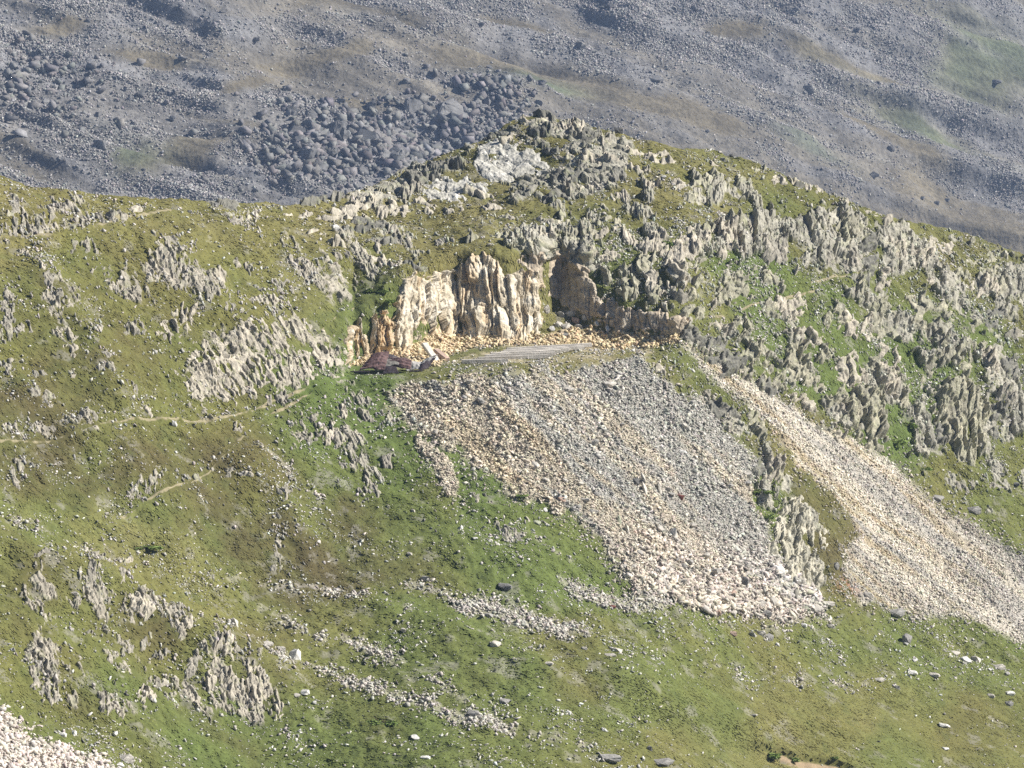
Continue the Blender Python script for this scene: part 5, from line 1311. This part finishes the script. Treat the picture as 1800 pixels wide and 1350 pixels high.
def mtn_fields(u, v, P):
    """0..1 weights: grass / talus / green"""
    # folds that run down to the right
    q = (v - 150) - (u - 1000) * .33 + 26 * fbm(p2(u / 260, v / 160), 3, 201)
    fold = fbm(p2(q / 46, u / 520), 4, 205)
    fold2 = fbm(P / np.array([60., 90., 60.]), 4, 207)
    grass = .75 * smooth(fold, .0, .45) + .35 * smooth(fold2, .1, .5)

    def sp(cu, cv, ru, rv, a):
        c, s = math.cos(R(a)), math.sin(R(a))
        x = (u - cu) * c + (v - cv) * s; y = -(u - cu) * s + (v - cv) * c
        return np.exp(-((x / ru) ** 2 + (y / rv) ** 2) + .5 * fbm(P / 25., 3, 210) * 1)
    g2 = np.maximum.reduce([sp(850, 105, 190, 32, 12), sp(1020, 150, 170, 26, 16), sp(1200, 215, 170, 28, 18), sp(560, 95, 110, 15, -4), sp(640, 20, 150, 16, 4), sp(1300, 60, 60, 12, 8), sp(640, 175, 40, 16, 10),
                            sp(260, 85, 80, 14, 12), sp(330, 265, 60, 26, -10), sp(250, 285, 60, 34, 0), sp(440, 140, 55, 12, -15), sp(1500, 120, 150, 12, 20), sp(1730, 120, 110, 60, 30), sp(1620, 210, 150, 14, 28), sp(1560, 230, 120, 12, 30), sp(1740, 400, 90, 20, 30), sp(100, 25, 60, 12, 0), sp(920, 40, 80, 10, 22)])
    grass = np.clip(np.maximum(grass * .9, 1.5 * g2), 0, 1)
    green = np.maximum.reduce([sp(240, 280, 60, 34, 0), sp(1730, 110, 130, 80, 30), sp(1650, 230, 180, 22, 30), sp(930, 150, 90, 14, 10), sp(1440, 15, 60, 10, 25), sp(180, 250, 50, 30, 0), sp(1400, 250, 90, 14, 25), sp(500, 340, 40, 12, 0)])
    ridge = np.maximum.reduce([sp(1330, 205, 130, 5, 22), sp(1290, 95, 150, 5, 8), sp(1480, 250, 120, 5, 16), sp(1600, 170, 110, 6, 20), sp(1660, 70, 90, 5, 25), sp(640, 40, 70, 8, 15), sp(740, 60, 90, 7, 14)])
    return grass, np.clip(green, 0, 1), np.clip(ridge, 0, 1)


MG, MGN, MRD = mtn_fields(MU, MV, MP)
mrock = np.array([.178, .174, .174]); mbr = np.array([.138, .118, .080]); mgr = np.array([.088, .110, .060]); mpl = np.array([.28, .27, .25])
gcol = mbr * (1 - MGN[..., None] * .8) + mgr * MGN[..., None] * .8
gcol = gcol * (1 + .25 * fbm(MP / 12., 4, 221)[..., None])
MC = mrock * (1 - MG[..., None] * .9) + gcol * MG[..., None] * .9
MC = MC * (1 - .5 * MRD[..., None]) + mpl * .5 * MRD[..., None]
md = fbm(MP / 70., 4, 231) * 6 + fbm(MP / 14., 4, 233) * 1.3 * (1 - .6 * MG) + fbm(MP / 4., 2, 235) * .5 * (1 - .8 * MG)
qf = (MV - 150) - (MU - 1000) * .33
md += 4.0 * fbm(p2(qf / 30, MU / 420), 3, 205)
MD = MP + MN * md[..., None]
# side wings and foot of the mountain carry on out of sight
me = mesh_from('mountain_slope', MD.reshape(-1, 3), grid_faces(*MU.shape), MC.reshape(-1, 3), M_FAR, True)
link('mountain_slope', me, kind='structure', label='hazy boulder-strewn mountain slope behind the rocky ridge')


def mground(u, v):
    u = np.asarray(u, float); v = np.asarray(v, float)
    return bil(MD, u, v, mu_[0], mv_[0], 1.0) if False else _mb(u, v)


def _mb(u, v):
    x = np.clip((u - mu_[0]) / MS, 0, len(mu_) - 1.001); y = np.clip((v - mv_[0]) / 3.0, 0, len(mv_) - 1.001)
    i = x.astype(int); j = y.astype(int); fx = (x - i)[..., None]; fy = (y - j)[..., None]
    return (MD[j, i] * (1 - fx) + MD[j, i + 1] * fx) * (1 - fy) + (MD[j + 1, i] * (1 - fx) + MD[j + 1, i + 1] * fx) * fy


MAr = cell_area(MP)
mseen = ((MU > -40) & (MU < 1840) & (MV > -40) & (MV < np.maximum(ridge_v(MU), 200) + 60))[:-1, :-1]


def mscatter(mask, n):
    wgt = (mask[:-1, :-1] * MAr * mseen).ravel()
    c = np.clip(np.searchsorted(np.cumsum(wgt), rng.random(n) * wgt.sum()), 0, wgt.size - 1)
    j, i = np.divmod(c, MAr.shape[1])
    return mu_[i] + rng.random(n) * MS, mv_[j] + rng.random(n) * 3.0


clump = smooth(fbm(MP / 16., 4, 241), -.25, .5)
bd_ = (1 - .96 * MG) * (.12 + clump)
field = np.exp(-(((MU - 670) / 165) ** 2 + ((MV - 262) / 66) ** 2)) + .3 * np.exp(-(((MU - 60) / 120) ** 2 + ((MV - 140) / 60) ** 2)) + .5 * np.exp(-(((MU - 820) / 90) ** 2 + ((MV - 190) / 40) ** 2))
u, v = mscatter((bd_ + .9 * MRD + .35 * field) * (1 - .95 * MG), 130000)
P = mground(u, v)
fl = np.interp(u, mu_, np.zeros_like(mu_))
fsz = psize(len(u), .30, 1.1, 2.5)
tint = shade_var(np.tile([.32, .305, .29], (len(u), 1)), .2)
stone_heap('far_boulder_field', P, fsz, tint, M_FARROCK, 'countless grey stones of the far boulder slope', flat=(.5, 1.0), sink=.15)
u, v = mscatter(field ** 1.3 * (1 - .6 * MG) * (.15 + clump), 7000)
P = mground(u, v)
stone_heap('far_boulder_apron', P, psize(len(u), .7, 4.4, 2.2), shade_var(np.tile([.19, .182, .175], (len(u), 1)), .2), M_FARROCK, 'apron of jumbled boulders behind the ridge', flat=(.6, 1.1), sink=.12)  # tint darkened to put the boulders' large shadows into the colour

FB = [boulder_mesh('far_boulder', 500 + i * 3, M_BOULDER, 14 + i % 6, 1, 1) for i in range(10)]
NAMED_FAR = [
    (838, 178, 18, 26, 'dark upright block of the three-block crag above the knoll, left'), (856, 178, 20, 22, 'dark pointed block of the three-block crag, right'), (846, 186, 40, 16, 'dark base block of the three-block crag'), (785, 198, 42, 30, 'large dark slab boulder left of the three-block crag'), (806, 214, 30, 22, 'dark stepped boulder below the large dark slab boulder'),
    (722, 197, 26, 22, 'rounded pale-topped boulder in the boulder field'), (642, 232, 34, 28, 'broad boulder with a lit right flank in the boulder field'), (662, 232, 20, 20, 'dark boulder touching the broad lit boulder'), (690, 264, 34, 26, 'dark boulder with bright right edge just behind the knoll'), (706, 244, 18, 14, 'pale tilted boulder right of the broad lit boulder'),
    (583, 236, 28, 22, 'dark boulder pair in the boulder field, left one'), (600, 240, 22, 18, 'dark boulder pair in the boulder field, right one'), (615, 232, 18, 14, 'dark boulder right of the dark pair'), (545, 210, 18, 16, 'pyramidal dark boulder on the upper edge of the field'), (483, 263, 24, 18, 'dark boulder at the left edge of the field'), (508, 217, 18, 14, 'dark boulder with a bright right side, upper left of the field'),
    (515, 250, 26, 18, 'dark slabby boulder above the saddle'), (540, 285, 20, 18, 'boulder low in the field above the saddle'), (575, 280, 22, 16, 'dark boulder low in the field, centre'), (640, 288, 22, 16, 'dark boulder just behind the ledges of the knoll'), (520, 312, 30, 14, 'flat dark boulder above the saddle dip'), (565, 262, 16, 12, 'mid field boulder with a dark front'),
    (175, 265, 36, 26, 'big dark boulder on the green patch at far left'), (70, 264, 13, 12, 'small dark boulder left of the big dark one'), (82, 166, 26, 18, 'dark boulder in the left boulder cluster, right one'), (55, 166, 22, 16, 'dark boulder in the left boulder cluster, left one'), (50, 108, 30, 18, 'dark boulder cluster head at far left'), (93, 138, 14, 10, 'dark boulder above the left cluster'), (231, 150, 18, 16, 'dark leaning boulder on the scree left of centre'),
    (306, 199, 18, 16, 'pale boulder with dark left shadow'), (203, 211, 16, 18, 'bright-sided boulder above the green patch'), (171, 205, 18, 20, 'dark boulder left of the bright-sided one'), (236, 212, 14, 14, 'roundish boulder right of the bright-sided one'), (226, 226, 12, 14, 'lit narrow boulder above the green patch'), (100, 213, 14, 10, 'pale boulder at far left'), (370, 78, 16, 12, 'dark boulder high on the left slope'), (392, 18, 18, 10, 'boulder near the top edge, left'), (322, 89, 22, 12, 'dark flat boulder high on the left slope'), (452, 64, 24, 10, 'dark flat boulder left of the brown band'), (183, 329, 20, 9, 'flat boulder right behind the left skyline'),
    (1070, 20, 24, 10, 'dark slab near the top edge, centre'), (1140, 37, 20, 9, 'dark slab right of the centre top slab'), (1138, 64, 18, 8, 'dark slab below the right top slab'), (1016, 81, 16, 12, 'dark pointed block on the upper centre slope'), (1155, 132, 36, 13, 'dark stepped block on the upper right slope'), (1165, 155, 10, 6, 'small dark block under the stepped block'), (1540, 300, 24, 18, 'dark boulder above the right ridge'), (1682, 329, 12, 11, 'dark boulder far right, higher one'), (1619, 347, 14, 9, 'dark boulder behind the right skyline'), (1660, 340, 20, 12, 'dark boulder cluster at far right'),
    (1500, 146, 12, 8, 'dark block pair on the right slope, left'), (1541, 148, 16, 9, 'dark block pair on the right slope, right'), (1692, 177, 12, 9, 'dark block near the right edge'), (1750, 144, 30, 11, 'long dark block near the right edge'), (1335, 210, 20, 10, 'dark block on the pale diagonal rib'), (1626, 78, 20, 9, 'dark block on the upper right rib'), (1545, 95, 18, 12, 'rounded block cluster on the right slope'), (1575, 108, 16, 12, 'pale rounded block right of the block cluster'), (1412, 45, 20, 9, 'dark block on the top rib, right of centre'), (1505, 55, 22, 9, 'dark block near the top, right'), (1358, 27, 14, 9, 'dark block by the top edge, right of centre')]


def place_far(u, v, w_, h_, i, lab, grp):
    p = mground(np.array(float(u)), np.array(float(v + h_ * .35)))
    px = p[1] * TH / 900
    f_ = 1.5 if (math.exp(-(((u - 670) / 165) ** 2 + ((v - 240) / 80) ** 2)) > .3) else .85
    w_ *= f_ / 1.25; h_ *= f_ / 1.25
    o = link('far_boulder', FB[i % 10], label=lab, category='boulder', group=grp)
    o.scale = (w_ * px / 2 * 1.25, max(w_, h_) * px / 2 * .8, h_ * px / 2 * 1.25)
    o.location = p + np.array([0, 0, h_ * px * .28])
    o.rotation_euler = (random.uniform(-.2, .2), random.uniform(-.2, .2), random.uniform(-.7, .7))


for i, (u, v, w_, h_, lab) in enumerate(NAMED_FAR):
    place_far(u, v, w_, h_, i, lab, 'large dark boulders on the far slope')
u, v = mscatter(field + .06 * bd_, 150)
sz = psize(150, 9, 22, 2.4)
for i in range(150):
    hid = v[i] > ridge_v(u[i]) - 4
    if hid: continue
    place_far(u[i], v[i], sz[i] * random.uniform(1, 1.4), sz[i] * random.uniform(.6, 1), i, 'mid-sized grey boulder in the jumble on the far slope', 'boulders in the far boulder field')

# ------------------------------------------------------------------ air, light, camera
HAZE_D = 0.00013
bm = bmesh.new(); bmesh.ops.create_cube(bm, size=1)
lo = np.array([-640, -30, min(MD[..., 2].min(), FULL[..., 2].min()) - 1.0]); hi = np.array([760, max(MD[..., 1].max(), 10) + 40, max(6.0, MD[..., 2].max() + 6)])
for x in bm.verts:
    x.co = [(lo[k] + hi[k]) / 2 + x.co[k] * (hi[k] - lo[k]) for k in range(3)]
me = bpy.data.meshes.new('haze'); bm.to_mesh(me); bm.free()
hm = bpy.data.materials.new('haze'); t, N, L = nt(hm)
ou = N.new('ShaderNodeOutputMaterial'); pv = N.new('ShaderNodeVolumePrincipled')
pv.inputs['Color'].default_value = (.44, .62, 1.0, 1); pv.inputs['Density'].default_value = HAZE_D
pv.inputs['Anisotropy'].default_value = .15
L.new(pv.outputs[0], ou.inputs['Volume'])
me.materials.append(hm)
link('haze', me, kind='stuff', label='thin blue mountain air between the near ridge and the far slope')

SUN = np.array([.78, .03, .62]); SUN /= np.linalg.norm(SUN)
el = math.asin(SUN[2]); az = math.atan2(SUN[0], SUN[1])
wd_ = bpy.data.worlds.new('World'); SC.world = wd_; wd_.use_nodes = True
t = wd_.node_tree; t.nodes.clear()
bg = t.nodes.new('ShaderNodeBackground'); sk = t.nodes.new('ShaderNodeTexSky'); ow = t.nodes.new('ShaderNodeOutputWorld')
sk.sky_type = 'NISHITA'; sk.sun_disc = False; sk.sun_elevation = el; sk.sun_rotation = az; sk.altitude = 2300
sk.air_density = 1.0; sk.dust_density = .8
bg.inputs[1].default_value = .05
t.links.new(sk.outputs[0], bg.inputs[0]); t.links.new(bg.outputs[0], ow.inputs[0])
sl = bpy.data.lights.new('sun', 'SUN'); sl.energy = 5.0; sl.angle = R(.53); sl.color = (1, .955, .88)
so = bpy.data.objects.new('sun', sl); COL.objects.link(so)
from mathutils import Vector
so.rotation_euler = Vector(SUN).to_track_quat('Z', 'Y').to_euler()
so.location = (100, 100, 200)

cam = bpy.data.cameras.new('camera'); co = bpy.data.objects.new('camera', cam); COL.objects.link(co)
cam.sensor_width = 36; cam.lens = 18 / TH; cam.clip_start = 1; cam.clip_end = 6000
co.rotation_euler = (R(90) - PITCH, 0, 0)
SC.camera = co
SC.view_settings.view_transform = 'Standard'; SC.view_settings.look = 'None'; SC.view_settings.gamma = 1
SC.view_settings.use_curve_mapping = False
SC.view_settings.exposure = .72
SC.cycles.use_denoising = False
SC.cycles.use_adaptive_sampling = True; SC.cycles.adaptive_threshold = .02
SC.cycles.max_bounces = 4; SC.cycles.diffuse_bounces = 3; SC.cycles.volume_bounces = 0
SC.cycles.caustics_reflective = False; SC.cycles.caustics_refractive = False
print('objects', len(bpy.data.objects))
